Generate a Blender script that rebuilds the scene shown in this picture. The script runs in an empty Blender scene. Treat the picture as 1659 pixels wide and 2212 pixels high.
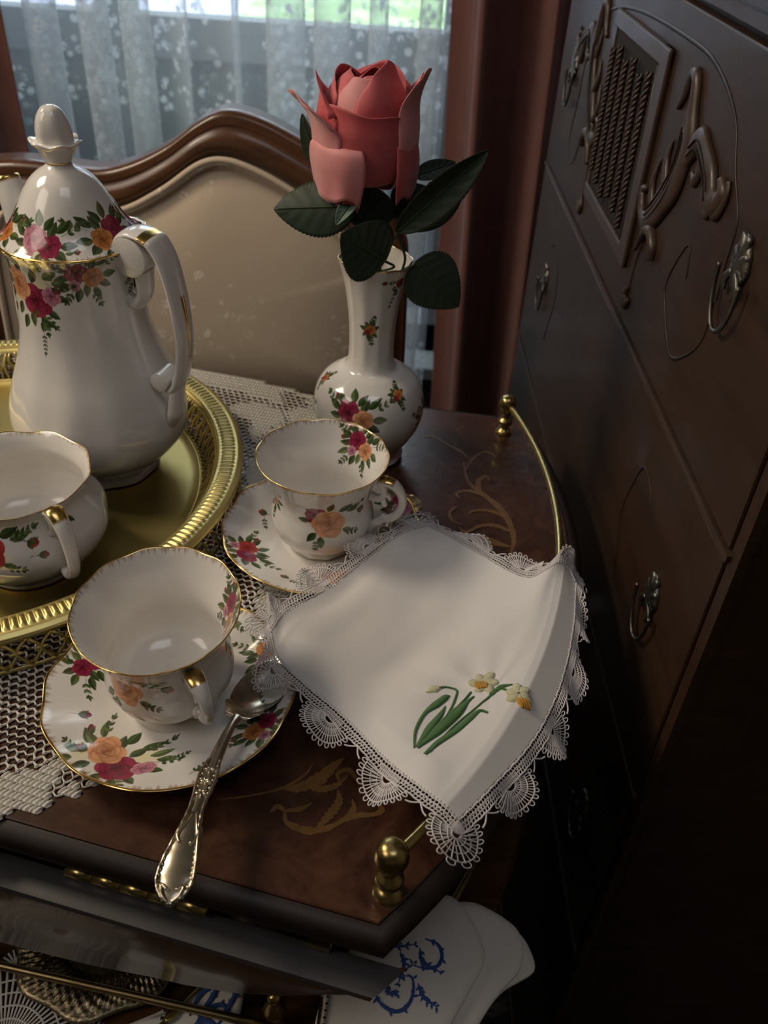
import bpy, math, random
import numpy as np
from mathutils import Matrix, Vector, noise

SC = bpy.context.scene
COL = SC.collection
random.seed(7); RNG = np.random.RandomState(7)
PI = math.pi

# ------------------------------------------------------------------ camera
# World: metres, z = 0 is the top of the tea cart (the floor is at z = -0.72).
PITCH, ROLL, CAMZ = 0.6623, 0.0645, 0.4073
cd = bpy.data.cameras.new('camera')
cd.sensor_fit = 'VERTICAL'; cd.sensor_height = 36.0
cd.lens = 36.0 * 1884.66 / 2212.0
cd.clip_start = 0.02; cd.clip_end = 200
cd.dof.use_dof = True; cd.dof.focus_distance = 0.50; cd.dof.aperture_fstop = 11.0
cam = bpy.data.objects.new('camera', cd); COL.objects.link(cam)
F = Vector((0, math.cos(PITCH), -math.sin(PITCH))); R = Vector((1, 0, 0)); U = R.cross(F)
R2 = R * math.cos(ROLL) + U * math.sin(ROLL); U2 = -R * math.sin(ROLL) + U * math.cos(ROLL)
m = Matrix((R2, U2, -F)).transposed().to_4x4(); m.translation = Vector((0, 0, CAMZ))
cam.matrix_world = m
SC.camera = cam

# ------------------------------------------------------------------ light
w = bpy.data.worlds.new('world'); SC.world = w; w.use_nodes = True
nt = w.node_tree; bg = nt.nodes['Background']
sky = nt.nodes.new('ShaderNodeTexSky'); sky.sky_type = 'HOSEK_WILKIE'
sky.sun_direction = (0.3, -0.5, 0.6); sky.turbidity = 5
nt.links.new(sky.outputs[0], bg.inputs[0]); bg.inputs[1].default_value = 2.2

def area(name, loc, target, size, power, color, sizey=None):
    l = bpy.data.lights.new(name, 'AREA'); l.energy = power; l.color = color; l.size = size
    if sizey: l.shape = 'RECTANGLE'; l.size_y = sizey
    o = bpy.data.objects.new(name, l); COL.objects.link(o); o.location = loc
    o.rotation_euler = (Vector(target) - Vector(loc)).to_track_quat('-Z', 'Y').to_euler()
    return o
# warm lamp up to the left, two added fill lamps, daylight outside the window
area('warm_lamp', (-0.95, 0.62, 0.95), (-0.1, 0.45, 0.0), 0.30, 6.4, (1.0, 0.83, 0.62))
area('cool_fill', (0.15, -0.15, 1.72), (0.0, 0.5, 0.1), 0.7, 2.6, (0.90, 0.92, 1.0))  # added bluish fill from overhead, stands for no real window
area('warm_fill', (-1.5, -0.35, 1.45), (-0.1, 0.5, 0.0), 0.8, 6.5, (1.0, 0.86, 0.72))  # added soft warm fill from the left, no fixture there
area('window_daylight', (-0.40, 2.1, 0.85), (-0.35, 1.2, 0.0), 1.1, 13, (0.84, 0.92, 1.0), 0.6)
sn = bpy.data.lights.new('sun', 'SUN'); sn.energy = 14; sn.angle = .02; so = bpy.data.objects.new('sun', sn); COL.objects.link(so)
so.rotation_euler = Vector((0.25, 0.75, -0.75)).to_track_quat('-Z', 'Y').to_euler(); so.location = (0, -4, 6)
SC.view_settings.view_transform = 'Standard'; SC.view_settings.look = 'None'
SC.view_settings.exposure = 0.22; SC.view_settings.gamma = 1.0
SC.view_settings.use_curve_mapping = False
SC.cycles.max_bounces = 8; SC.cycles.transparent_max_bounces = 16
SC.cycles.caustics_reflective = False; SC.cycles.caustics_refractive = False
SC.cycles.sample_clamp_indirect = 4.0

# ------------------------------------------------------------------ mesh helpers
def _origin(p):
    v = Vector((0, 0, 0))
    while p is not None:
        v += p.location; p = p.parent
    return np.array(v)

def mesh_np(name, V, F, smooth=True, col=None):
    """mesh from arrays; F is an (n,3)/(n,4) array or a list of index lists"""
    V = np.asarray(V, dtype=np.float32)
    me = bpy.data.meshes.new(name)
    if isinstance(F, np.ndarray):
        n, k = F.shape
        me.vertices.add(len(V)); me.vertices.foreach_set('co', V.ravel())
        me.loops.add(n * k); me.loops.foreach_set('vertex_index', F.astype(np.int32).ravel())
        me.polygons.add(n); me.polygons.foreach_set('loop_start', np.arange(0, n * k, k, dtype=np.int32))
        me.update(calc_edges=True); me.validate()
    else:
        me.from_pydata(V.tolist(), [], [list(f) for f in F]); me.update()
    me.polygons.foreach_set('use_smooth', [bool(smooth)] * len(me.polygons))
    if col is not None:
        a = me.color_attributes.new('Col', 'FLOAT_COLOR', 'POINT')
        a.data.foreach_set('color', np.asarray(col, dtype=np.float32).ravel())
    return me

def obj(name, me, mat=None, parent=None, world=True):
    """link one mesh object; with world=True the mesh is given in world metres and moved into the parent's frame"""
    if parent is not None and world:
        o0 = _origin(parent)
        co = np.empty(len(me.vertices) * 3, dtype=np.float32); me.vertices.foreach_get('co', co)
        co = co.reshape(-1, 3) - o0; me.vertices.foreach_set('co', co.ravel().astype(np.float32)); me.update()
    o = bpy.data.objects.new(name, me); COL.objects.link(o)
    if parent is not None: o.parent = parent
    if mat is not None: me.materials.append(mat)
    return o

def tag(o, label=None, cat=None, group=None, kind=None):
    if label: o['label'] = label
    if cat: o['category'] = cat
    if group: o['group'] = group
    if kind: o['kind'] = kind
    return o

def thing(name, loc, label, cat, group=None):
    o = bpy.data.objects.new(name, None); COL.objects.link(o); o.location = loc
    o.empty_display_size = 0.02
    return tag(o, label, cat, group)

def spline(P, n, closed=False):
    P = np.asarray(P, dtype=float)
    if closed: Q = np.vstack([P[-1], P, P[0], P[1]])
    else: Q = np.vstack([2 * P[0] - P[1], P, 2 * P[-1] - P[-2]])
    m = len(Q) - 3
    t = np.linspace(0, m, n, endpoint=not closed); i = np.minimum(t.astype(int), m - 1); f = (t - i)[:, None]
    a, b, c, d = Q[i], Q[i + 1], Q[i + 2], Q[i + 3]
    return 0.5 * ((2 * b) + (c - a) * f + (2 * a - 5 * b + 4 * c - d) * f ** 2 + (3 * b - a - 3 * c + d) * f ** 3)

def resample(P, n):
    P = np.asarray(P, dtype=float)
    L = np.r_[0, np.cumsum(np.linalg.norm(np.diff(P, axis=0), axis=1))]
    t = np.linspace(0, L[-1], n)
    return np.stack([np.interp(t, L, P[:, k]) for k in range(P.shape[1])], -1)

class G:
    """collects shapes that belong to one mesh"""
    def __init__(s): s.V = []; s.F = []; s.n = 0
    def add(s, V, F):
        V = np.asarray(V, dtype=float); s.V.append(V)
        s.F += [[i + s.n for i in f] for f in F]; s.n += len(V)
    def addq(s, V, F):
        s.V.append(np.asarray(V, dtype=float)); s.F += (np.asarray(F) + s.n).tolist(); s.n += len(V)
    def grid(s, P, cu=False, cv=False):
        nv, nu = P.shape[:2]
        s.addq(P.reshape(-1, 3), gridfaces(nv, nu, cv, cu))
    def tube(s, P, r, n=8, ry=None, up=None, caps=True, closed=False, twist=0):
        P = np.asarray(P, dtype=float); m = len(P)
        r = np.broadcast_to(np.asarray(r, dtype=float), (m,)); ry = r if ry is None else np.broadcast_to(np.asarray(ry, dtype=float), (m,))
        if closed: T = np.roll(P, -1, 0) - np.roll(P, 1, 0)
        else: T = np.gradient(P, axis=0)
        T /= np.linalg.norm(T, axis=1)[:, None] + 1e-12
        if up is None:
            a = np.array([0, 0, 1.]) if abs(T[0, 2]) < .9 else np.array([1., 0, 0])
            N = np.empty_like(P); x = a - T[0] * (a @ T[0]); x /= np.linalg.norm(x); N[0] = x
            for i in range(1, m):
                x = N[i - 1] - T[i] * (N[i - 1] @ T[i]); x /= np.linalg.norm(x) + 1e-12; N[i] = x
        else:
            up = np.broadcast_to(np.asarray(up, dtype=float), P.shape)
            N = up - T * (up * T).sum(1)[:, None]; N /= np.linalg.norm(N, axis=1)[:, None] + 1e-12
        B = np.cross(T, N)
        a = np.linspace(0, 2 * PI, n, endpoint=False)[None, :] + (np.asarray(twist) * np.arange(m) if np.ndim(twist) == 0 else twist)[:, None]
        Q = P[:, None, :] + N[:, None, :] * (np.cos(a) * ry[:, None])[..., None] + B[:, None, :] * (np.sin(a) * r[:, None])[..., None]
        s.addq(Q.reshape(-1, 3), gridfaces(m, n, closed, True))
        if caps and not closed:
            b = s.n - m * n
            s.F.append([b + k for k in range(n)][::-1]); s.F.append([b + (m - 1) * n + k for k in range(n)])
        return s
    def lathe(s, prof, nu=24, c=(0, 0, 0), mod=None):
        prof = np.asarray(prof, dtype=float); u = np.linspace(0, 2 * PI, nu, endpoint=False)
        r = np.repeat(prof[:, :1], nu, 1); z = np.repeat(prof[:, 1:2], nu, 1)
        P = np.stack([r * np.cos(u) + c[0], r * np.sin(u) + c[1], z + c[2]], -1)
        s.grid(P, cu=True); return s
    def box(s, c, d, rot=0.0, taper=1.0):
        x, y, z = [k / 2 for k in d]; ca, sa = math.cos(rot), math.sin(rot); V = []
        for k in (-1, 1):
            t = taper if k > 0 else 1
            for i, j in ((-1, -1), (1, -1), (1, 1), (-1, 1)):
                a, b = i * x * t, j * y * t; V.append((c[0] + a * ca - b * sa, c[1] + a * sa + b * ca, c[2] + k * z))
        s.add(V, [(3, 2, 1, 0), (4, 5, 6, 7), (0, 1, 5, 4), (1, 2, 6, 5), (2, 3, 7, 6), (3, 0, 4, 7)]); return s
    def prism(s, outline, z0, z1):
        """closed xy outline (counter-clockwise) extruded"""
        n = len(outline); V = [(x, y, z0) for x, y in outline] + [(x, y, z1) for x, y in outline]
        s.add(V, [list(range(n))[::-1], list(range(n, 2 * n))] + [(i, (i + 1) % n, n + (i + 1) % n, n + i) for i in range(n)]); return s
    def mesh(s, name, smooth=True):
        V = np.vstack(s.V)
        return mesh_np(name, V, s.F, smooth)

def gridfaces(nv, nu, cv=False, cu=False):
    i = np.arange(nv if cv else nv - 1)[:, None]; j = np.arange(nu if cu else nu - 1)[None, :]
    i2 = (i + 1) % nv; j2 = (j + 1) % nu
    return np.stack(np.broadcast_arrays(i * nu + j, i * nu + j2, i2 * nu + j2, i2 * nu + j), -1).reshape(-1, 4)

def part(name, g, mat, parent, smooth=True, label=None, kind=None, world=True):
    o = obj(name, g.mesh(name, smooth), mat, parent, world)
    return tag(o, label, kind=kind)

def sharp(o, deg=35):
    me = o.data; me.update()
    try: me.set_sharp_from_angle(angle=math.radians(deg))
    except Exception: pass
    return o

def offset_poly(P, d):
    """outward offset of a counter-clockwise closed polygon"""
    P = np.asarray(P, dtype=float); a = P - np.roll(P, 1, 0); b = np.roll(P, -1, 0) - P
    na = np.stack([a[:, 1], -a[:, 0]], -1); na /= np.linalg.norm(na, axis=1)[:, None]
    nb = np.stack([b[:, 1], -b[:, 0]], -1); nb /= np.linalg.norm(nb, axis=1)[:, None]
    n = na + nb; n /= (n * n).sum(1)[:, None] / 2
    return P + n * d

def ringstack(rings, cap0=False, cap1=False):
    """rings: list of (xy outline, z) with equal counts -> G"""
    g = G(); P = np.stack([np.c_[r, np.full(len(r), z)] for r, z in rings]); nv, nu = P.shape[:2]
    g.grid(P, cu=True)
    if cap0: g.F.append(list(range(nu))[::-1])
    if cap1: g.F.append([(nv - 1) * nu + k for k in range(nu)])
    return g

# ------------------------------------------------------------------ materials
MATS = {}
class NT:
    def __init__(s, name):
        s.m = bpy.data.materials.new(name); s.m.use_nodes = True; s.t = s.m.node_tree; s.b = s.t.nodes['Principled BSDF']
        s.out = s.t.nodes['Material Output']
    def n(s, typ, **kw):
        o = s.t.nodes.new(typ)
        for k, v in kw.items():
            if k in o.inputs.keys(): o.inputs[k].default_value = v
            else: setattr(o, k, v)
        return o
    def l(s, a, b): s.t.links.new(a, b)
    def coord(s, kind='Object', scale=(1, 1, 1), rot=(0, 0, 0)):
        c = s.n('ShaderNodeTexCoord'); mp = s.n('ShaderNodeMapping'); mp.inputs['Scale'].default_value = scale; mp.inputs['Rotation'].default_value = rot
        s.l(c.outputs[kind], mp.inputs[0]); return mp.outputs[0]
    def ramp(s, fac, stops):
        r = s.n('ShaderNodeValToRGB'); e = r.color_ramp.elements
        while len(e) < len(stops): e.new(.5)
        for k, (p, c) in enumerate(stops):
            e[k].position = p; e[k].color = (*c, 1) if len(c) == 3 else c
        s.l(fac, r.inputs[0]); return r.outputs[0]
    def noise(s, vec, scale, detail=4, rough=.55, dist=0.0):
        o = s.n('ShaderNodeTexNoise'); o.inputs['Scale'].default_value = scale; o.inputs['Detail'].default_value = detail
        o.inputs['Roughness'].default_value = rough; o.inputs['Distortion'].default_value = dist
        s.l(vec, o.inputs['Vector']); return o.outputs['Fac']
    def bump(s, h, strength=.3, dist=.001):
        b = s.n('ShaderNodeBump'); b.inputs['Strength'].default_value = strength; b.inputs['Distance'].default_value = dist
        s.l(h, b.inputs['Height']); s.l(b.outputs[0], s.b.inputs['Normal']); return b
    def mix(s, fac, a, b):
        o = s.n('ShaderNodeMix'); o.data_type = 'RGBA'
        if isinstance(fac, float): o.inputs[0].default_value = fac
        else: s.l(fac, o.inputs[0])
        for k, v in ((6, a), (7, b)):
            if isinstance(v, tuple): o.inputs[k].default_value = (*v, 1)
            else: s.l(v, o.inputs[k])
        return o.outputs[2]

def P(name, color, rough=.5, metal=0., **kw):
    t = NT(name); t.b.inputs['Base Color'].default_value = (*color, 1); t.b.inputs['Roughness'].default_value = rough
    t.b.inputs['Metallic'].default_value = metal
    for k, v in kw.items(): t.b.inputs[k.replace('_', ' ')].default_value = v
    MATS[name] = t.m; return t

# porcelain: white glaze with the printed colours and the gilding carried by a colour attribute (alpha = gilding)
t = P('porcelain', (.8, .8, .78), .13); a = t.n('ShaderNodeVertexColor'); a.layer_name = 'Col'
t.l(a.outputs['Color'], t.b.inputs['Base Color']); t.l(a.outputs['Alpha'], t.b.inputs['Metallic'])
t.b.inputs['Specular IOR Level'].default_value = .6; t.b.inputs['Coat Weight'].default_value = .25; t.b.inputs['Coat Roughness'].default_value = .06
rr = t.n('ShaderNodeMath', operation='MULTIPLY_ADD'); rr.inputs[1].default_value = .10; rr.inputs[2].default_value = .13
t.l(a.outputs['Alpha'], rr.inputs[0]); t.l(rr.outputs[0], t.b.inputs['Roughness'])
P('gilding', (.78, .52, .17), .22, 1.0)
def metal(name, c, rough, stain, nscale=30, bumpy=.0):
    t = P(name, c, rough, 1.0); v = t.coord()
    n = t.noise(v, nscale, 5, .6)
    t.l(t.ramp(n, [(.35, tuple(x * stain for x in c)), (.65, c)]), t.b.inputs['Base Color'])
    rr = t.n('ShaderNodeMapRange'); rr.inputs['To Min'].default_value = rough + .12; rr.inputs['To Max'].default_value = rough - .04
    t.l(n, rr.inputs[0]); t.l(rr.outputs[0], t.b.inputs['Roughness'])
    if bumpy: t.bump(t.noise(v, nscale * 8, 3), bumpy, .0005)
    return t
metal('brass', (.52, .40, .16), .24, .75)
metal('old_brass', (.36, .27, .13), .30, .6, 60)
metal('tray_brass', (.72, .60, .24), .36, .88, 14)
metal('silver', (.74, .66, .52), .20, .7, 120)
metal('tarnished_silver', (.34, .28, .17), .34, .45, 60, .6)
metal('pewter', (.20, .19, .17), .38, .5, 90, .3)

def wood(name, c0, c1, c2, rough, scale, stretch=(1, 1, 1), coat=0., bump=.0, dist=1.5, rot=(0, 0, 0)):
    t = P(name, c1, rough); v = t.coord('Object', stretch, rot)
    a = t.noise(v, scale, 6, .6, dist); b = t.noise(v, scale * 7, 4, .6, .4)
    t.l(t.mix(.25, t.ramp(a, [(.3, c0), (.5, c1), (.72, c2)]), t.ramp(b, [(.3, c0), (.7, c2)])), t.b.inputs['Base Color'])
    t.b.inputs['Coat Weight'].default_value = coat; t.b.inputs['Coat Roughness'].default_value = .08
    if bump: t.bump(b, bump, .0004)
    return t
wood('burl_veneer', (.026, .010, .006), (.056, .023, .013), (.105, .046, .025), .26, 22, coat=.3, dist=2.5)
wood('dark_lacquer', (.010, .005, .003), (.015, .007, .005), (.022, .010, .006), .50, 12)
wood('leaf_lacquer', (.026, .025, .027), (.031, .029, .031), (.037, .033, .034), .42, 12, coat=.1)
wood('leaf_veneer', (.030, .012, .004), (.065, .028, .009), (.105, .048, .016), .22, 6, (1, 8, 8), coat=.4)
wood('cabinet_wood', (.022, .010, .005), (.034, .016, .008), (.050, .024, .012), .52, 5, (3, 1, 6), coat=.10, bump=.15)
MATS['cabinet_wood'].node_tree.nodes['Principled BSDF'].inputs['Specular IOR Level'].default_value = .28
wood('carved_wood', (.030, .016, .010), (.048, .026, .017), (.068, .038, .025), .48, 20, coat=.1)
wood('chair_wood', (.055, .020, .008), (.095, .036, .014), (.135, .055, .022), .36, 8, (1, 3, 6), coat=.3)
wood('inlay_wood', (.10, .048, .016), (.16, .080, .026), (.21, .11, .04), .32, 60, coat=.5)

def fabric(name, c, rough=.85, weave=900, bump=.25, sheen=.2, var=.12):
    t = P(name, c, rough); v = t.coord()
    w1 = t.n('ShaderNodeTexWave', wave_type='BANDS', bands_direction='X'); w1.inputs['Scale'].default_value = weave; w1.inputs['Distortion'].default_value = .6
    w2 = t.n('ShaderNodeTexWave', wave_type='BANDS', bands_direction='Y'); w2.inputs['Scale'].default_value = weave; w2.inputs['Distortion'].default_value = .6
    t.l(v, w1.inputs[0]); t.l(v, w2.inputs[0])
    mm = t.n('ShaderNodeMath', operation='ADD'); t.l(w1.outputs['Fac'], mm.inputs[0]); t.l(w2.outputs['Fac'], mm.inputs[1])
    t.bump(mm.outputs[0], bump, .0002)
    n = t.noise(v, 18, 4)
    t.l(t.ramp(n, [(.3, tuple(x * (1 - var) for x in c)), (.7, c)]), t.b.inputs['Base Color'])
    t.b.inputs['Sheen Weight'].default_value = sheen
    return t
fabric('linen', (.78, .76, .75), .8, 500, .12, .1, .03)
fabric('lace_thread', (.74, .70, .70), .85, 600, .1, .1, .05)
fabric('crochet_cotton', (.74, .71, .64), .85, 500, .3, .1, .08)
fabric('napkin_cotton', (.82, .77, .70), .85, 500, .15, .1, .04)
fabric('blue_thread', (.03, .10, .36), .6, 700, .4, .2, .3)
fabric('green_thread', (.05, .22, .025), .5, 900, .6, .3, .45)
fabric('cream_thread', (.78, .76, .48), .5, 900, .6, .3, .15)
fabric('yellow_thread', (.80, .40, .03), .5, 900, .6, .3, .35)
fabric('drape_velvet', (.21, .080, .065), .75, 300, .1, .35, .25)

# damask upholstery: pale ground with a slightly lighter woven flower pattern
t = fabric('damask', (.60, .49, .37), .7, 700, .2, .2, .08); v = t.coord('Object', (1, 1, 1))
vo = t.n('ShaderNodeTexVoronoi'); vo.inputs['Scale'].default_value = 62; vo.inputs['Randomness'].default_value = .9
dv = t.n('ShaderNodeMapping'); t.l(v, dv.inputs[0]); t.l(dv.outputs[0], vo.inputs['Vector'])
f1 = t.ramp(vo.outputs['Distance'], [(.30, (1, 1, 1)), (.42, (0, 0, 0))])
n2 = t.noise(v, 105, 3, .6, 1.2); f2 = t.ramp(n2, [(.5, (0, 0, 0)), (.56, (1, 1, 1))])
big = t.noise(v, 8.0, 3, .5, .6); f3 = t.ramp(big, [(.44, (0, 0, 0)), (.56, (1, 1, 1))])
mm = t.n('ShaderNodeMath', operation='MULTIPLY'); t.l(f1, mm.inputs[0]); t.l(f2, mm.inputs[1])
m2 = t.n('ShaderNodeMath', operation='MULTIPLY'); t.l(mm.outputs[0], m2.inputs[0]); t.l(f3, m2.inputs[1])
t.l(t.mix(m2.outputs[0], (.60, .49, .37), (.82, .75, .62)), t.b.inputs['Base Color'])

# sheer voile with woven flowers
t = NT('sheer_voile'); MATS['sheer_voile'] = t.m
v = t.coord('Object', (1, 1, 1))
nn = t.noise(v, 110, 3, .6, 1.2)
vo = t.n('ShaderNodeTexVoronoi'); vo.inputs['Scale'].default_value = 62; t.l(v, vo.inputs['Vector'])
f1 = t.ramp(vo.outputs['Distance'], [(.30, (1, 1, 1)), (.50, (0, 0, 0))])
f2 = t.ramp(t.noise(v, 8, 2, .5, 1.0), [(.44, (0, 0, 0)), (.50, (1, 1, 1))])
f3 = t.ramp(nn, [(.38, (0, 0, 0)), (.50, (1, 1, 1))])
m1 = t.n('ShaderNodeMath', operation='MULTIPLY'); t.l(f1, m1.inputs[0]); t.l(f2, m1.inputs[1])
m2 = t.n('ShaderNodeMath', operation='MULTIPLY'); t.l(m1.outputs[0], m2.inputs[0]); t.l(f3, m2.inputs[1])
op = t.n('ShaderNodeMath', operation='MULTIPLY_ADD'); t.l(m2.outputs[0], op.inputs[0]); op.inputs[1].default_value = .55; op.inputs[2].default_value = .27
lw = t.n('ShaderNodeLayerWeight'); lw.inputs['Blend'].default_value = .45
op2 = t.n('ShaderNodeMath', operation='MULTIPLY_ADD', use_clamp=True); t.l(lw.outputs['Facing'], op2.inputs[0]); op2.inputs[1].default_value = .55; t.l(op.outputs[0], op2.inputs[2])
tr = t.n('ShaderNodeBsdfTransparent'); di = t.n('ShaderNodeBsdfDiffuse'); di.inputs[0].default_value = (.80, .84, .85, 1)
tl = t.n('ShaderNodeBsdfTranslucent'); tl.inputs[0].default_value = (.80, .86, .90, 1)
mx = t.n('ShaderNodeMixShader'); mx.inputs[0].default_value = .55; t.l(di.outputs[0], mx.inputs[1]); t.l(tl.outputs[0], mx.inputs[2])
m3 = t.n('ShaderNodeMixShader'); t.l(op2.outputs[0], m3.inputs[0]); t.l(tr.outputs[0], m3.inputs[1]); t.l(mx.outputs[0], m3.inputs[2])
t.l(m3.outputs[0], t.out.inputs[0])

P('wall_paint', (.30, .28, .24), .9); P('ceiling_paint', (.6, .57, .5), .9)
P('window_paint', (.30, .34, .35), .5); P('outer_wall', (.05, .055, .05), .9)
t = NT('glass_pane'); MATS['glass_pane'] = t.m; a = t.n('ShaderNodeBsdfTransparent'); b = t.n('ShaderNodeBsdfGlossy'); b.inputs['Roughness'].default_value = .02
mx = t.n('ShaderNodeMixShader'); mx.inputs[0].default_value = .06; t.l(a.outputs[0], mx.inputs[1]); t.l(b.outputs[0], mx.inputs[2]); t.l(mx.outputs[0], t.out.inputs[0])
t = P('lawn', (.2, .4, .12), .9); v = t.coord(); n = t.noise(v, 1.2, 5)
t.l(t.ramp(n, [(.4, (.22, .46, .16)), (.6, (.40, .66, .34))]), t.b.inputs['Base Color'])
t = P('paving', (.42, .50, .70), .9)
# patterned carpet: dark ground with beige leaves
t = P('carpet_pile', (.02, .015, .01), .95); v = t.coord()
a = t.ramp(t.noise(v, 14, 4, .55, 1.8), [(.52, (.010, .008, .007)), (.56, (.075, .058, .036)), (.62, (.10, .08, .05)), (.66, (.03, .022, .012))])
b = t.ramp(t.noise(v, 200, 3), [(.3, (.5, .5, .5)), (.7, (1, 1, 1))])
mu = t.n('ShaderNodeMix'); mu.data_type = 'RGBA'; mu.blend_type = 'MULTIPLY'; mu.inputs[0].default_value = 1.0; t.l(a, mu.inputs[6]); t.l(b, mu.inputs[7]); t.l(mu.outputs[2], t.b.inputs['Base Color'])
# flower and leaves of cloth
t = P('petal', (.62, .10, .09), .6); v = t.coord('Object'); n = t.noise(v, 25, 3)
t.l(t.ramp(n, [(.35, (.46, .05, .06)), (.65, (.64, .125, .135))]), t.b.inputs['Base Color']); t.b.inputs['Sheen Weight'].default_value = .3
t.b.inputs['Subsurface Weight'].default_value = .0
t.bump(t.noise(t.coord('Object', (1, 1, 3)), 120, 3), .15, .0005)
t = P('pale_petal', (.72, .26, .22), .6); v = t.coord('Object'); n = t.noise(v, 22, 3)
t.l(t.ramp(n, [(.3, (.64, .18, .19)), (.65, (.75, .33, .33))]), t.b.inputs['Base Color']); t.b.inputs['Sheen Weight'].default_value = .3
t = P('rose_leaf', (.02, .045, .018), .55); v = t.coord('Object'); n = t.noise(v, 30, 4)
t.l(t.ramp(n, [(.3, (.010, .022, .010)), (.7, (.026, .045, .024))]), t.b.inputs['Base Color']); t.bump(t.noise(v, 160, 3, .6, 1.0), .25, .0006)
P('leaf_back', (.10, .16, .11), .65); P('stem_green', (.03, .06, .02), .5)
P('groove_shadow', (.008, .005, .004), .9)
P('backdrop_green', (.02, .03, .015), .9)
P('crystal', (.8, .7, .5), .05, .0, Transmission_Weight=.7)
M = MATS
# ------------------------------------------------------------------ printed china decoration
WHITE = np.array([.80, .775, .74])
PAL = dict(peach=((.48, .11, .02), (.90, .46, .24)), crimson=((.12, .006, .025), (.42, .04, .10)), pink=((.42, .05, .14), (.80, .36, .46)),
           orange=((.48, .09, .015), (.82, .34, .10)), red=((.26, .01, .015), (.55, .07, .06)))
LEAFS = [(.035, .060, .018), (.060, .090, .030), (.10, .13, .05), (.05, .07, .03)]

class Decal:
    """paints roses, buds, leaves and sprigs onto vertices; x,y are millimetres on the surface"""
    def __init__(s, x, y, C, idx): s.x, s.y, s.C, s.i = x, y, C, idx
    def put(s, cov, col):
        k = cov > 0.003; ii = s.i[k]; c = cov[k][:, None]; col = np.asarray(col)
        if col.ndim == 2: col = col[k]
        s.C[ii, :3] = s.C[ii, :3] * (1 - c) + col * c
    def disc(s, cx, cy, r, dark, light, dirx, diry, aa=.22, k=1.3, edge=True):
        dx, dy = s.x - cx, s.y - cy; d = np.hypot(dx, dy); cov = np.clip((r - d) / aa + .5, 0, 1)
        sh = np.clip(((dx * dirx + dy * diry) / r + 1) / 2, 0, 1) ** k
        col = np.asarray(dark) * (1 - sh[:, None]) + np.asarray(light) * sh[:, None]
        if edge: col = col * np.where(d > r - .32, .55, 1.0)[:, None]
        s.put(cov, col)
    def rose(s, cx, cy, R, pal, seed=0):
        R = R * 1.22; rs = np.random.RandomState(seed); dk, lt = PAL[pal]; dk, lt = np.array(dk) * .8, np.array(lt); a0 = rs.rand() * 6.28
        for ring, (n, dist, rad, f) in enumerate(((6, .52, .52, 1.0), (5, .34, .44, .92), (4, .18, .32, .8), (2, .07, .2, .6))):
            for k in range(n):
                a = a0 + ring * .7 + k * 2 * PI / n + rs.uniform(-.15, .15); j = rs.uniform(.9, 1.1)
                s.disc(cx + R * dist * j * math.cos(a), cy + R * dist * j * math.sin(a), R * rad, dk * f + (1 - f) * dk * .5, lt * f * rs.uniform(.85, 1.1), math.cos(a), math.sin(a))
    def leaf(s, cx, cy, L, ang, c=0, wd=.56):
        L = L * 1.2
        ca, sa = math.cos(ang), math.sin(ang); dx, dy = s.x - cx, s.y - cy
        a = (dx * ca + dy * sa) / L; b = (-dx * sa + dy * ca) / L
        half = wd * .5 * np.sin(PI * np.clip(a, 0, 1)) ** .8 * (1.15 - .5 * a)
        cov = np.clip((half - np.abs(b)) * L / .2 + .4, 0, 1) * (a > 0) * (a < 1)
        base = np.array(LEAFS[c % 4]); col = base * (1 + .9 * (b > 0)[:, None] * 1.0); col = col * np.where(np.abs(b) * L < .14, .55, 1)[:, None]
        s.put(cov, col)
    def line(s, x0, y0, x1, y1, wd=.35, col=(.07, .08, .03)):
        vx, vy = x1 - x0, y1 - y0; L2 = vx * vx + vy * vy + 1e-9; t = np.clip(((s.x - x0) * vx + (s.y - y0) * vy) / L2, 0, 1)
        d = np.hypot(s.x - x0 - t * vx, s.y - y0 - t * vy); s.put(np.clip((wd / 2 - d) / .2 + .5, 0, 1), col)
    def sprig(s, cx, cy, L, ang, n=4, leafL=2.6, c=1):
        ca, sa = math.cos(ang), math.sin(ang); s.line(cx, cy, cx + L * ca, cy + L * sa)
        for k in range(n):
            t = L * (k + 1) / n
            for sg in (-1, 1): s.leaf(cx + t * ca, cy + t * sa, leafL * (1 - .08 * k), ang + sg * .8, c + k)
        s.leaf(cx + L * ca, cy + L * sa, leafL, ang, c)
    def bud(s, cx, cy, R, ang, pal='crimson'):
        dk, lt = PAL[pal]; ca, sa = math.cos(ang), math.sin(ang)
        s.line(cx, cy, cx - ca * R * 3, cy - sa * R * 3)
        s.disc(cx, cy, R, dk, lt, -sa, ca, edge=False); s.disc(cx + ca * R * .7, cy + sa * R * .7, R * .62, dk, lt, sa, -ca, edge=False)
        for d in (-.5, 0, .5): s.leaf(cx - ca * R * 1.2, cy - sa * R * 1.2, R * 1.9, ang + d, 1, .3)
    def glow(s, cx, cy, R, col=(.80, .70, .26)):
        d = np.hypot(s.x - cx, s.y - cy); s.put(np.clip(1 - d / R, 0, 1) ** .8 * .6, col)

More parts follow.
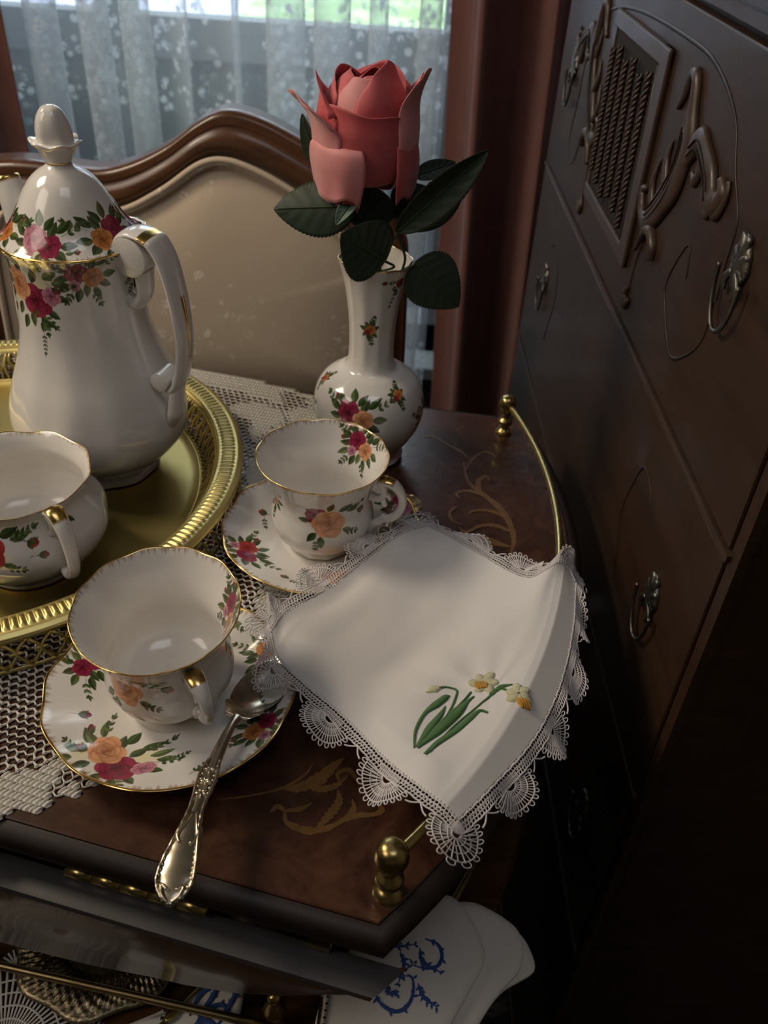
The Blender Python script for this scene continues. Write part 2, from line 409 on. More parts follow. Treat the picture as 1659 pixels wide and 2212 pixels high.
def big_bouquet(d, sc=1.0, seed=0):
    k = sc * 1.35
    for x, y, r in ((-6, 5, 9), (10, 1, 8), (2, -7, 8), (-13, -3, 7)): d.glow(x * k, y * k, r * k)
    for x, y, L, a, c in ((-12, 3, 7, 2.6, 0), (-14, -2, 7, 3.4, 2), (-9, 8, 6.5, 2.0, 1), (2, 9, 7, 1.2, 0), (8, 7, 7.5, .5, 0), (12, 3, 7, .2, 2), (-6, -12, 7, 4.0, 0), (3, -13, 6.5, 4.9, 1), (13, -6, 6, -.5, 0), (-15, -7, 6, 3.7, 1), (15, 0, 6, -.2, 1), (0, 5, 7, 1.6, 3), (-7, -6, 7, 3.9, 3), (5, 2, 7, .9, 3), (-9, 4, 7, 2.9, 2), (7, -11, 6, -.9, 3), (-2, -11, 6, 4.5, 1)): d.leaf(x * k, y * k, L * k, a, c)
    d.sprig(9 * k, 6 * k, 10 * k, .55, 4, 2.6 * k, 1); d.sprig(-8 * k, 9 * k, 8 * k, 1.9, 3, 2.4 * k, 2); d.sprig(-15 * k, -3 * k, 7 * k, 3.0, 3, 2.4 * k, 1)
    d.sprig(4 * k, -12 * k, 8 * k, -1.1, 3, 2.4 * k, 2); d.sprig(15 * k, -2 * k, 8 * k, -.2, 3, 2.4 * k, 0)
    d.bud(-16 * k, 8 * k, 2.0 * k, 2.4); d.bud(-14 * k, -1 * k, 2.3 * k, 3.2, 'crimson')
    d.rose(3 * k, -6 * k, 6.6 * k, 'crimson', seed + 1); d.rose(-4.5 * k, 2.5 * k, 6.4 * k, 'peach', seed + 2); d.rose(12 * k, -5.5 * k, 3.6 * k, 'pink', seed + 3)
def pair_bouquet(d, sc=1.0, seed=0, a='crimson', b='orange', flip=1):
    k = sc * 1.35; f = flip
    d.glow(2 * k, 0, 7 * k); d.glow(-5 * k * f, -2 * k, 6 * k)
    for x, y, L, an, c in ((-7, 2, 6, 2.7, 0), (-6, -4, 6, 3.7, 2), (6, 4, 6, .8, 0), (8, -1, 6, 0, 1), (4, -6, 5.5, -1.2, 0), (-1, 6, 6, 1.7, 1), (-2, -6, 6, 4.4, 0), (3, 2, 6, 1.2, 3), (-5, 4, 6, 2.2, 3), (6, -3, 6, -.6, 3), (-6, -1, 5.5, 3.2, 3), (1, -4, 5.5, -1.7, 2), (1, 5, 5.5, 1.0, 0)): d.leaf(x * k * f, y * k, L * k, an if f > 0 else PI - an, c)
    for x, y, L, an in ((8, 3, 8, .5), (-8, 3, 7, 2.6), (3, -7, 7, -1.2), (-5, -7, 6, -2.2)): d.sprig(x * k * f, y * k, L * k, an if f > 0 else PI - an, 3, 2.4 * k, 1)
    d.rose(-3 * k * f, 1.5 * k, 4.4 * k, a, seed); d.rose(4 * k * f, -1.5 * k, 3.9 * k, b, seed + 1); d.rose(-4.5 * k * f, -4.6 * k, 2.2 * k, 'pink', seed + 2)
    d.bud(-9 * k * f, 7 * k, 1.5 * k, 2.4 if f > 0 else .7)
def small_spray(d, sc=1.0, seed=0):
    k = sc
    for a, L in ((0.3, 3.6), (1.1, 4.6), (1.9, 3.8), (2.7, 4.2), (3.7, 3.6), (4.5, 4.8), (5.3, 3.8)): d.leaf(1.0 * k * math.cos(a), 1.0 * k * math.sin(a), L * k, a + .2, int(a * 3), .6)
    d.sprig(0, -2 * k, 5 * k, -1.4, 3, 2.0 * k, 1); d.sprig(0, 2 * k, 5 * k, 1.2, 3, 2.0 * k, 0)
    d.rose(.4 * k, .2 * k, 2.3 * k, 'orange', seed); d.rose(-1.6 * k, -1.2 * k, 1.3 * k, 'red', seed + 1)
def single_rose(d, sc=1.0, seed=0, pal='peach'):
    k = sc * 1.3; d.glow(-3 * k, 3 * k, 9 * k); d.glow(5 * k, -3 * k, 7 * k)
    for x, y, L, an, c in ((5, 7, 7, .5, 0), (9, 6, 7, .2, 2), (-6, -5, 6, 4.0, 0), (-4, -7, 6, 4.8, 1), (7, -4, 5, -.4, 1), (-6, 5, 6, 2.4, 0), (0, 8, 6, 1.3, 3), (-9, 1, 5, 3.1, 1)): d.leaf(x * k, y * k, L * k, an, c)
    d.sprig(9 * k, 6 * k, 9 * k, .35, 4, 2.8 * k, 0); d.sprig(-5 * k, -8 * k, 6 * k, 4.5, 3, 2.4 * k, 1); d.sprig(7 * k, -5 * k, 7 * k, -.3, 3, 2.4 * k, 2)
    d.bud(18 * k, 3 * k, 2.2 * k, -.5, 'red'); d.line(18 * k, 3 * k, 9 * k, 7 * k)
    d.rose(-6 * k, 5 * k, 4.5 * k, 'crimson', seed + 5); d.rose(0, 0, 6.6 * k, pal, seed)

def china(name, prof, nu, nv, mod=None, decals=(), gold=(), brushed=(), parent=None, flip=False, dense=None, closed_end=True, loc=None, label=None, world=False):
    """lathe with printed colours. prof: (r,z) metres. decals: (angle_deg, t_mm, rot, fn). gold: (t_mm, half_mm) bands.
       brushed: (t0, t1) gilt feathering from t0 fading to t1."""
    pr = resample(spline(prof, len(prof) * 24), nv); tt = np.r_[0, np.cumsum(np.linalg.norm(np.diff(pr, axis=0), axis=1))] * 1000
    if dense is None: u = np.linspace(0, 2 * PI, nu, endpoint=False)
    else:
        c, wd, k = dense; g = np.linspace(-PI, PI, nu + 1)[:-1]; g2 = g - k * np.sin(g); u = g2 + c
    Uu, T = np.meshgrid(u, tt); r = np.repeat(pr[:, :1], nu, 1); z = np.repeat(pr[:, 1:2], nu, 1)
    r0 = r.copy()
    if mod: r, z = mod(Uu, T / tt[-1], r, z)
    Pn = np.stack([r * np.cos(Uu), r * np.sin(Uu), z], -1).reshape(-1, 3)
    C = np.ones((nv * nu, 4)); C[:, :3] = WHITE; C[:, 3] = 0
    Uf, Tf, rf = Uu.ravel(), T.ravel(), r0.ravel() * 1000
    for ang, tc, rot, fn in decals:
        a = math.radians(ang); da = (Uf - a + PI) % (2 * PI) - PI; sx = da * rf; sy = Tf - tc
        if flip: sx = -sx
        idx = np.nonzero((np.abs(sx) < 40) & (np.abs(sy) < 40))[0]
        ca, sa = math.cos(rot), math.sin(rot); x, y = sx[idx], sy[idx]
        fn(Decal(x * ca + y * sa, -x * sa + y * ca, C, idx))
    GOLD = np.array([.80, .54, .18])
    for t0, t1 in brushed:
        s = np.clip((Tf - t0) / (t1 - t0), 0, 1); fr = .5 + .3 * np.sin(Uf * 61 + 2 * np.sin(Uf * 17)) + .2 * np.sin(Uf * 143)
        c = .6 * np.clip((fr + .15 - s * 1.2) * 1.3, 0, 1) * (s < 1) * (((Tf - t0) * (t1 - t0)) >= 0); C[:, :3] = C[:, :3] * (1 - c[:, None]) + np.array([.36, .20, .06]) * c[:, None]; C[:, 3] = np.maximum(C[:, 3], c * .5)
    for tc, hw in gold:
        c = np.clip((hw - np.abs(Tf - tc)) / .15 + .5, 0, 1); C[:, :3] = C[:, :3] * (1 - c[:, None]) + GOLD * c[:, None]; C[:, 3] = np.maximum(C[:, 3], c)
    me = mesh_np(name, Pn, gridfaces(nv, nu, False, True), True, C)
    o = obj(name, me, M['porcelain'], parent, world)
    if label: o['label'] = label
    return o

def paint_white(me, gold_mask=None):
    n = len(me.vertices); C = np.ones((n, 4)); C[:, :3] = WHITE; C[:, 3] = 0
    if gold_mask is not None: C[gold_mask, :3] = (.80, .54, .18); C[gold_mask, 3] = 1
    a = me.color_attributes.new('Col', 'FLOAT_COLOR', 'POINT'); a.data.foreach_set('color', C.astype(np.float32).ravel())

def arc_t(prof, k):
    """arc length in mm from the start of a profile to its k-th control point"""
    pr = spline(prof, len(prof) * 24); L = np.r_[0, np.cumsum(np.linalg.norm(np.diff(pr, axis=0), axis=1))] * 1000
    n = len(prof) * 24; i = int(round((k / (len(prof) - 1)) * (n - 1))); return L[i]
# ------------------------------------------------------------------ the room
FZ = -0.72
def struct(name, g, mat, smooth=False, parent=None):
    o = obj(name, g.mesh(name, smooth), M[mat], parent); o['kind'] = 'structure'; return o
YB = 1.66
struct('floor', G().box((-.6, -.25, FZ - .02), (3.6, 4.0, .04)), 'carpet_pile')
# back wall in four pieces round the window opening
wx0, wx1, wz0, wz1 = -1.10, .10, -.45, .95
g = G()
g.box(((-2.4 + wx0) / 2, YB + .06, .54), (wx0 + 2.4, .12, 2.52)); g.box(((wx1 + 1.2) / 2, YB + .06, .54), (1.2 - wx1, .12, 2.52))
g.box(((wx0 + wx1) / 2, YB + .06, (FZ + wz0) / 2), (wx1 - wx0, .12, wz0 - FZ)); g.box(((wx0 + wx1) / 2, YB + .06, (wz1 + 1.8) / 2), (wx1 - wx0, .12, 1.8 - wz1))
struct('wall_back', g, 'outer_wall')
struct('wall_left', G().box((-2.4, -.25, .54), (.1, 3.9, 2.52)), 'wall_paint')
struct('wall_right', G().box((1.2, -.25, .54), (.1, 3.9, 2.52)), 'wall_paint')
struct('wall_front', G().box((-.6, -2.2, .54), (3.7, .1, 2.52)), 'wall_paint')
struct('ceiling', G().box((-.6, -.25, 1.82), (3.6, 4.0, .04)), 'ceiling_paint')
wn = thing('window_1', ((wx0 + wx1) / 2, YB + .06, wz0), None, None); wn['kind'] = 'structure'
g = G()
for x in (wx0 + .025, wx1 - .025): g.box((x, YB + .06, (wz0 + wz1) / 2), (.05, .08, wz1 - wz0))
g.box(((wx0 + wx1) / 2, YB + .06, wz0 + .025), (wx1 - wx0, .08, .05)); g.box(((wx0 + wx1) / 2, YB + .06, wz1 - .025), (wx1 - wx0, .08, .05))
part('window_frame', g, M['window_paint'], wn, False)
part('window_mullion', G().box((-.52, YB + .06, (wz0 + wz1) / 2), (.06, .06, wz1 - wz0 - .1)), M['window_paint'], wn, False)
part('window_transom', G().box(((wx0 + wx1) / 2, YB + .05, .105), (wx1 - wx0, .05, .065)), M['window_paint'], wn, False)
part('window_sill', G().box(((wx0 + wx1) / 2, YB - .02, wz0 - .012), (wx1 - wx0 + .1, .12, .024)), M['window_paint'], wn, False)
for x0, x1 in ((wx0 + .05, -.55), (-.49, wx1 - .05)):
    part('window_pane', G().box(((x0 + x1) / 2, YB + .06, (wz0 + wz1) / 2), (x1 - x0, .004, wz1 - wz0 - .1)), M['glass_pane'], wn, False)
hg = G(); hq = []  # leafy backdrop added outside so the lower panes look dark
for j, zz in enumerate(np.linspace(-.98, -.16, 12)):
    hq.append([(x, 2.55 + .05 * noise.noise(Vector((x * 6, zz * 6, 0))) + .03 * noise.noise(Vector((x * 22, zz * 22, 0))), zz + .02 * noise.noise(Vector((x * 14, 3, zz)))) for x in np.linspace(-2.2, 1.4, 160)])
hq.append([(x, 3.1, -.16 + .02 * noise.noise(Vector((x * 14, 9, 0)))) for x in np.linspace(-2.2, 1.4, 160)]); hg.grid(np.array(hq))
tag(obj('hedge', hg.mesh('hedge'), M['backdrop_green']), 'dark clipped hedge outside, dimly seen through the net curtain', 'hedge')
struct('lawn', G().box((5, 18, -1.0), (13.2, 32, .05)), 'lawn')
struct('paving', G().box((-9, 18, -1.0), (14.8, 32, .05)), 'paving')

# ------------------------------------------------------------------ curtains
def pleated(x0, x1, z0, z1, y, nf, amp, over, n=900, nz=24, lean0=0, lean1=0, seed=0, thick=None, narrow=1.0):
    """hanging cloth with soft overlapping pleats"""
    rs = np.random.RandomState(seed); s = np.linspace(0, 1, n); ph = np.cumsum(.6 + .8 * rs.rand(n)); ph = ph / ph[-1] * nf * 2 * PI
    am = 1 + .6 * np.interp(s, np.linspace(0, 1, nf * 2), rs.uniform(-1, 1, nf * 2))
    rows = []
    for k in range(nz):
        v = k / (nz - 1); zz = z0 + (z1 - z0) * v
        a, b = x0 + lean0 * (1 - v), x1 + lean1 * (1 - v)
        wob = .25 * np.sin(ph * .37 + v * 2.2)
        x = a + (b - a) * s + over * np.sin(ph + wob) * am; yy = y + amp * np.cos(ph + wob) * am * (.75 + .25 * (1 - v)) 
        rows.append(np.stack([x, yy, np.full(n, zz)], -1))
    return np.stack(rows)
g = G(); g.grid(pleated(-.86, .06, -.70, 1.0, 1.54, 12, .030, .034, n=1100, seed=3))
o = obj('sheer_curtain', g.mesh('sheer_curtain'), M['sheer_voile'])
tag(o, 'white sheer net curtain with woven flowers hanging in front of the window', 'curtain')
for nm, args, lab in (('left_drape', dict(x0=-1.05, x1=-.63, z0=-.70, z1=1.05, y=1.44, nf=5, amp=.035, over=.018, lean0=0, lean1=.02, seed=5), 'rose brown drape at the left edge beside the net curtain'),
                      ('right_drape', dict(x0=.01, x1=.62, z0=-.70, z1=1.05, y=1.40, nf=6, amp=.040, over=.016, lean0=.075, lean1=0, seed=11), 'tall rose brown drape hanging behind the rose, next to the dark cabinet')):
    g = G(); g.grid(pleated(n=400, **args)); o = obj('drape', g.mesh('drape'), M['drape_velvet']); sm = o.modifiers.new('thick', 'SOLIDIFY'); sm.thickness = .003
    tag(o, lab, 'drape')

# ------------------------------------------------------------------ the upholstered chair behind the cart
CY = .86
ch = thing('upholstered_chair', (-.19, CY, FZ), 'wooden dining chair with a camel crest and cream damask back, behind the cart', 'chair')
outer = spline([(.012, -.70), (.014, -.30), (.010, .02), (.001, .085), (-.025, .122), (-.060, .148), (-.101, .168), (-.140, .185), (-.174, .191), (-.200, .180), (-.234, .156), (-.271, .138), (-.304, .130), (-.350, .133), (-.394, .133), (-.425, .125), (-.448, .095), (-.455, .02), (-.452, -.30), (-.450, -.70)], 140)
inner = spline([(-.022, -.70), (-.020, -.30), (-.022, .00), (-.036, .055), (-.060, .090), (-.087, .113), (-.110, .128), (-.141, .143), (-.172, .152), (-.199, .147), (-.237, .121), (-.276, .100), (-.310, .094), (-.350, .094), (-.385, .094), (-.405, .085), (-.416, .055), (-.420, .00), (-.418, -.30), (-.416, -.70)], 140)
def chair_pt(x, z, y): return (x, CY + y + (z + .1) * .10, z)
g = G(); prof = [(0, .018), (0.0, -.010), (.12, -.018), (.30, -.0125), (.42, -.020), (.80, -.022), (1, -.014), (1, .018)]
Q = np.stack([[chair_pt(*(outer[i] * (1 - t) + inner[i] * t), y) for i in range(140)] for t, y in prof]); g.grid(Q, cv=True)
part('chair_frame', g, M['chair_wood'], ch)
# padded back: domed panel inside the frame
low = -.097; inn = [p for p in inner if p[1] > low]; inn = [(inn[0][0], low)] + [tuple(p) for p in inn] + [(inn[-1][0], low)]
def panel(outl, ybase, dome, rings=10, c=(-.21, .0)):
    outl = np.array(outl); bt = np.stack([np.linspace(outl[-1][0], outl[0][0], 40)[1:-1], np.full(38, outl[0][1])], -1); outl = np.vstack([outl, bt]); Q = []
    for k in range(rings + 1):
        s = 1 - k / rings; d = dome * (1 - s ** 4)
        Q.append([chair_pt(c[0] + (x - c[0]) * s, c[1] + (z - c[1]) * s, ybase - d) for x, z in outl])
    g = G(); g.grid(np.array(Q), cu=True); return g
part('backrest', panel(inn, -.008, .022), M['damask'], ch)
pip = np.array([chair_pt(x * .985 - .003, z * .985, -.022) for x, z in inn])
part('piping', G().tube(resample(pip, 160), .0032, 8), M['damask'], ch)
part('lower_rail', G().box((-.215, CY - .002, -.118), (.40, .03, .035)), M['damask'], ch)
g = G(); 
sq = [(-.43, .44), (-.45, .86), (.01, .86), (-.01, .44)]
g = ringstack([(np.array(sq)[::-1] * 1.0, -.31), (np.array(sq)[::-1], -.27), (offset_poly(np.array(sq)[::-1], -.02), -.255)], True, True)
part('seat', g, M['damask'], ch, False)
for x, y in ((-.43, .47), (-.02, .47), (-.43, .85), (-.01, .85)): part('leg', G().box((x, y, (FZ - .31) / 2), (.035, .035, -.31 - FZ), taper=1.2), M['chair_wood'], ch, False)

# ------------------------------------------------------------------ the dark cabinet on the right
def cx(y): return .19 - .03 * y
CABN = np.array([-1, -.03, 0]) / math.hypot(1, .03)
cab = thing('carved_cabinet', (cx(.68) + .2, .68, FZ), 'tall dark wooden cabinet with carved scrolls and a rope barred grille, right of the cart', 'cabinet')
def cp(y, z, d=0.0): return np.array([cx(y), y, z]) + CABN * d
def cabbox(g, y0, y1, z0, z1, d0, d1):
    V = [cp(y, z, d) for z in (z0, z1) for (y, d) in ((y0, d0), (y0, d1), (y1, d1), (y1, d0))]
    g.add(V, [(3, 2, 1, 0), (4, 5, 6, 7), (0, 1, 5, 4), (1, 2, 6, 5), (2, 3, 7, 6), (3, 0, 4, 7)]); return g
Y0, Y1 = .335, 1.03
part('carcass', cabbox(cabbox(G(), Y0, Y1, FZ + .06, .345, -.42, -.004), Y0 + .02, Y1 - .02, FZ, FZ + .06, -.40, -.02), M['cabinet_wood'], cab, False)
part('cabinet_top', cabbox(cabbox(G(), Y0 - .015, Y1 + .015, .350, .372, -.43, .014), Y0 - .008, Y1 + .008, .340, .350, -.425, .008), M['cabinet_wood'], cab, False)
for a_, b_ in ((Y0, Y0 + .010), (Y1 - .010, Y1)): part('corner_stile', cabbox(G(), a_, b_, FZ + .06, .34, -.01, .0015), M['cabinet_wood'], cab, False)
def stroke_cab(g, pts, w, h=None, d=0.0, n=26, k=8, prof=None):
    Pn = spline([cp(y, z, d) for y, z in pts], n); t = np.linspace(0, 1, n)
    ww = np.interp(t, np.linspace(0, 1, len(w)), w); hh = ww * .6 if h is None else np.interp(t, np.linspace(0, 1, len(h)), h)
    g.tube(Pn, ww, k, ry=hh, up=CABN); return g
def make_pull(y, z, tilt=0.0, s=1.0):
    p = thing('bail_pull', cp(y, z, 0), None, None); p.parent = cab; p.location = Vector(cp(y, z, 0)) - Vector(_origin(cab)); return p
rows = [(.125, .335, 'upper'), (-.085, .121, 'middle'), (-.295, -.089, 'lower'), (-.60, -.299, 'base')]
drawers = []
for z0, z1, nm in rows:
    g = cabbox(G(), Y0 + .012, Y1 - .012, z0 + .0016, z1 - .0016, -.006, .0030)
    o = part('drawer', g, M['cabinet_wood'], cab, False); bm = o.modifiers.new('b', 'BEVEL'); bm.width = .0016; bm.segments = 2; drawers.append(o)
    part('cock_bead', cabbox(G(), Y0 + .008, Y1 - .008, z0 - .0035, z0 + .0005, -.004, .0042), M['carved_wood'], cab, False)
def pull(dr, y, z, s=1.0):
    g = G()
    stroke_cab(g, [(y, z + .006 * s), (y, z + .030 * s)], [.009 * s, .013 * s, .010 * s, .003 * s], [.002, .0035, .003, .001], .0035)
    for a, r in ((.5, .011), (1.2, .013), (1.9, .013), (2.6, .011), (3.6, .011), (5.8, .011), (4.7, .010)):
        cy_, cz_ = y + math.cos(a) * r * s * .9, z + .014 * s + math.sin(a) * r * s * 1.3
        stroke_cab(g, [(y, z + .014 * s), (cy_, cz_)], [.003 * s, .005 * s, .002 * s], [.002, .003, .002], .004, 8, 8)
    for sg in (-1, 1): stroke_cab(g, [(y + sg * .003 * s, z + .010 * s), (y + sg * .009 * s, z + .004 * s), (y + sg * .007 * s, z - .002 * s)], [.002, .003, .002], None, .006, 10)
    a = part('backplate', g, M['pewter'], dr)
    pts = [(y + .013 * s * sg, z + zz * s) for sg, zz in ((1, .016),)] 
    arc = [(y + .0165 * s * math.cos(t), z + .008 * s + .030 * s * math.sin(t) * (1 if math.sin(t) < 0 else .3)) for t in np.linspace(.1, -PI - .1, 15)]
    part('bail', stroke_cab(G(), arc, [.0013] * 3, [.0013] * 3, .008, 40), M['pewter'], dr)
for dr, y, z in ((0, .435, .228), (0, .945, .222), (1, .413, .018), (1, .912, .018), (2, .412, -.212), (2, .93, -.20)): pull(drawers[dr], y, z)
# incised line of the upper panel, running into an oval, and the oval on the drawer below
def groove(pts, dr, wd=.0011, n=80):
    part('incised_line', stroke_cab(G(), pts, [wd * .3, wd, wd, wd * .3], [.0006] * 3, .0031, n, 6), M['dark_lacquer'], dr)
groove([(.905, .215), (.900, .25), (.870, .285), (.819, .303), (.729, .313), (.608, .316), (.549, .313), (.501, .298), (.478, .275), (.457, .257), (.455, .235), (.453, .215)], drawers[0], .0016)
groove([(.505, .205), (.515, .222), (.530, .205), (.537, .185), (.518, .168), (.497, .158), (.474, .170), (.456, .190), (.455, .215)], drawers[0], .0013, 60)
groove([(.905, .215), (.915, .18), (.90, .16), (.88, .165), (.865, .185)], drawers[0], .0011, 40)
groove([(.457, .070), (.470, .079), (.488, .079), (.500, .055), (.506, .030), (.495, .004), (.485, -.02)], drawers[1], .0012, 60)
groove([(.905, .070), (.89, .079), (.87, .079), (.855, .055), (.850, .030), (.86, .004), (.87, -.02)], drawers[1], .0012, 60)
# grille: recess board, frame, twisted rope bars and beads
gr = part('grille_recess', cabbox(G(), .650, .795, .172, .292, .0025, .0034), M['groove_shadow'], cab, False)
g = G()
cabbox(g, .630, .650, .160, .306, .002, .0070); cabbox(g, .795, .802, .160, .300, .002, .0050); cabbox(g, .630, .80, .293, .306, .002, .0065); cabbox(g, .630, .80, .160, .171, .002, .0065)
o = part('grille_frame', g, M['carved_wood'], cab, False); b = o.modifiers.new('b', 'BEVEL'); b.width = .002; b.segments = 2
for k, yy in enumerate(np.linspace(.664, .782, 6)):
    n = 150; zt, zb = .286 - .006 * (k % 2), .178 + .004 * (k % 3); zz = np.linspace(zb, zt, n)
    Pn = np.array([cp(yy, z, .0075) for z in zz]); tw = np.linspace(0, 62, n); rad = .0033 + .00015 * np.sin(np.linspace(0, 2 * PI * 20, n))
    g = G(); tdir = np.cross(CABN, [0, 0, 1.])
    for ph in (0, 2 * PI / 3, 4 * PI / 3):
        an = np.linspace(0, 2 * PI * 8, n) + ph; g.tube(Pn + CABN * (np.sin(an) * .0014)[:, None] + tdir * (np.cos(an) * .0014)[:, None], .0014, 6)
    part('rope_bar', g, M['carved_wood'], cab)
for yy in (.652, .656): part('frame_bead', stroke_cab(G(), [(yy, .172), (yy, .292)], [.0012] * 2, [.0015] * 2, .0045, 4), M['carved_wood'], cab)
# carved acanthus scrolls
def acanthus(fl):
    f = (lambda y: y) if fl > 0 else (lambda y: 1.425 - y)
    g = G(); S = lambda pts, w, h=None, d=.004, n=26: stroke_cab(g, [(f(y), z) for y, z in pts], w, h, d, n)
    S([(.595, .280), (.588, .288), (.583, .300), (.577, .303), (.570, .300), (.563, .283), (.558, .268), (.565, .245), (.580, .228), (.595, .212), (.607, .203), (.622, .207), (.628, .218), (.620, .222)], [.002, .003, .0035, .0045, .006, .0095, .0135, .0125, .0085, .0055, .004, .002], [.002, .003, .004, .004, .0035, .0035, .003, .003], n=60)
    S([(.560, .250), (.548, .268), (.538, .276), (.525, .272), (.510, .266), (.500, .256), (.490, .254), (.484, .262), (.490, .268)], [.004, .008, .0075, .007, .008, .008, .006, .003], [.003, .004, .004, .003], n=50)
    S([(.535, .272), (.528, .262), (.532, .254), (.540, .256)], [.003, .0035, .004, .002])
    S([(.512, .264), (.505, .248), (.496, .246)], [.005, .005, .003]); S([(.503, .262), (.487, .250), (.478, .262), (.480, .270)], [.004, .004, .003, .002])
    S([(.583, .236), (.592, .248), (.590, .262)], [.005, .004, .0008]); S([(.600, .214), (.610, .228), (.606, .246)], [.004, .004, .0008]); S([(.566, .258), (.574, .272), (.574, .284)], [.004, .003, .0006])
    o = part('acanthus_carving', g, M['carved_wood'], cab)
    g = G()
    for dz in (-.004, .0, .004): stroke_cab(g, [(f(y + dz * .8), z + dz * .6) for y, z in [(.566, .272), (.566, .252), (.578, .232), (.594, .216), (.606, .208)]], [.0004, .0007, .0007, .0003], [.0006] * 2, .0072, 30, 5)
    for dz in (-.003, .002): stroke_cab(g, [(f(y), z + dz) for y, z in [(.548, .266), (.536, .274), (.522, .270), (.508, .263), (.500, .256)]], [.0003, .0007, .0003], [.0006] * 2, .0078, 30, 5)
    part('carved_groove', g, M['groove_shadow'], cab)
    g = G(); stroke_cab(g, [(f(y), z) for y, z in [(.612, .182), (.603, .196), (.590, .203), (.578, .197), (.575, .188)]], [.002, .0035, .0045, .0045, .003], [.003, .005, .004], .004, 40)
    stroke_cab(g, [(f(y), z) for y, z in [(.607, .190), (.612, .170), (.612, .152)]], [.003, .0018, .0015], None, .003, 20)
    stroke_cab(g, [(f(y), z) for y, z in [(.612, .154), (.616, .146), (.610, .141), (.604, .147)]], [.002, .0045, .0045, .002], None, .004, 20)
    part('scroll_carving', g, M['carved_wood'], cab)
acanthus(1); acanthus(-1)

# ------------------------------------------------------------------ tea cart
cart = thing('tea_cart', (-.45, .50, FZ), 'dark burl veneered tea cart with brass rails, inlaid scrolls and a drop leaf', 'cart')
A = np.array([.010, .206]); B = np.array([.112, .668]); EF = np.array([-.977, .215]); EB = np.array([-.993, .12]); EF /= np.linalg.norm(EF); EB /= np.linalg.norm(EB)
def arc(a, b, sag, n):
    a, b = np.array(a), np.array(b); c = b - a; L = np.linalg.norm(c); d = c / L; p = np.array([d[1], -d[0]]); Rr = (L * L / 4 + sag * sag) / (2 * sag); cen = (a + b) / 2 + p * (sag - Rr)
    a0 = math.atan2(*(a - cen)[::-1]); a1 = math.atan2(*(b - cen)[::-1]); t = np.linspace(a0, a1, n); return np.stack([cen[0] + Rr * np.cos(t), cen[1] + Rr * np.sin(t)], -1), cen, Rr
endarc, _, _ = arc(A, B, .068, 33)
top_out = np.vstack([A + EF * 1.0, endarc, B + EB * 1.1])
g = ringstack([(offset_poly(top_out, -.001), -.012), (top_out, -.012), (top_out, -.0006), (offset_poly(top_out, -.0008), 0)], True, True)
tabletop = part('tabletop', g, M['burl_veneer'], cart, False)
g = ringstack([(offset_poly(top_out, .0004), -.0012), (offset_poly(top_out, .0030), -.0012), (offset_poly(top_out, .0075), -.0035), (offset_poly(top_out, .0100), -.0075), (offset_poly(top_out, .0095), -.0125), (offset_poly(top_out, .004), -.0150), (offset_poly(top_out, -.01), -.0150)], False, True)
sharp(part('edge_moulding', g, M['dark_lacquer'], cart, True), 50)
part('apron', ringstack([(offset_poly(top_out, -.035), -.075), (offset_poly(top_out, -.035), -.015)], True, True), M['dark_lacquer'], cart, False)
SHZ = -.205
sh_out = np.vstack([A + EF * 1.0 + [-.005, -.075], A + [.012, -.075], endarc[2:] + [.006, 0], B + EB * 1.1])
g = ringstack([(offset_poly(sh_out, -.004), SHZ - .018), (offset_poly(sh_out, 0), SHZ - .012), (sh_out, SHZ - .003), (offset_poly(sh_out, -.003), SHZ)], True, True)
part('lower_shelf', g, M['leaf_veneer'], cart, False)
def legprof(x, y):
    return G().lathe([(.006, FZ), (.011, FZ + .02), (.012, FZ + .10), (.018, FZ + .16), (.012, FZ + .2), (.016, SHZ - .1), (.020, SHZ - .018), (.014, SHZ + .0), (.012, SHZ + .04), (.017, SHZ + .08), (.012, SHZ + .11), (.015, -.075), (.019, -.015)], 16, (x, y, 0))
for x, y in ((-.062, .262), (.075, .61), (-.93, .44), (-.93, .74)): part('leg', legprof(x, y), M['dark_lacquer'], cart)
# drop leaf hanging from the front edge
LA = np.array([.026, .2]); LN = np.array([-.215, -.977]); LN /= np.linalg.norm(LN); TH = .0185
def lp(s, t, z): q = LA + EF * s + LN * t * TH; return (q[0], q[1], z)
fs = [.014, .024, .037, .048, .061, .087, .114, .133, .17, .2, .228, .30, .45, .65, .85, 1.0]
fz = [-.0335, -.036, -.044, -.052, -.061, -.074, -.082, -.085, -.094, -.098, -.101, -.108, -.118, -.122, -.118, -.10]
bs = [.000, .004, .010, .020, .035, .06, .09, .12, .17, .2, .228, .30, .45, .65, .85, 1.0]
ZT = -.0305
rows_ = []
rows_.append([lp(b_, 0, z_ + .004) for b_, z_ in zip(bs, fz)])                # back, bottom edge
rows_.append([lp(b_, 0, ZT - .002) for b_ in bs]); rows_.append([lp(b_ + .001, .06, ZT) for b_ in bs])
rows_.append([lp(b_ + (f_ - b_) * .72, .80, ZT) for b_, f_ in zip(bs, fs)]); rows_.append([lp(f_ - .001, .95, ZT - .0008) for f_ in fs]); rows_.append([lp(f_, 1.0, ZT - .0032) for f_ in fs])
g = G(); g.grid(np.array(rows_))
sharp(part('drop_leaf', g, M['leaf_lacquer'], cart), 40)
g = G(); g.grid(np.array([[lp(f_, 1.0, ZT - .0032) for f_ in fs], [lp(f_, 1.0, z_ + .003) for f_, z_ in zip(fs, fz)], [lp(f_, .9, z_) for f_, z_ in zip(fs, fz)], [lp(b_, 0, z_ + .004) for b_, z_ in zip(bs, fz)]]))
sharp(part('leaf_face', g, M['leaf_veneer'], cart), 40)
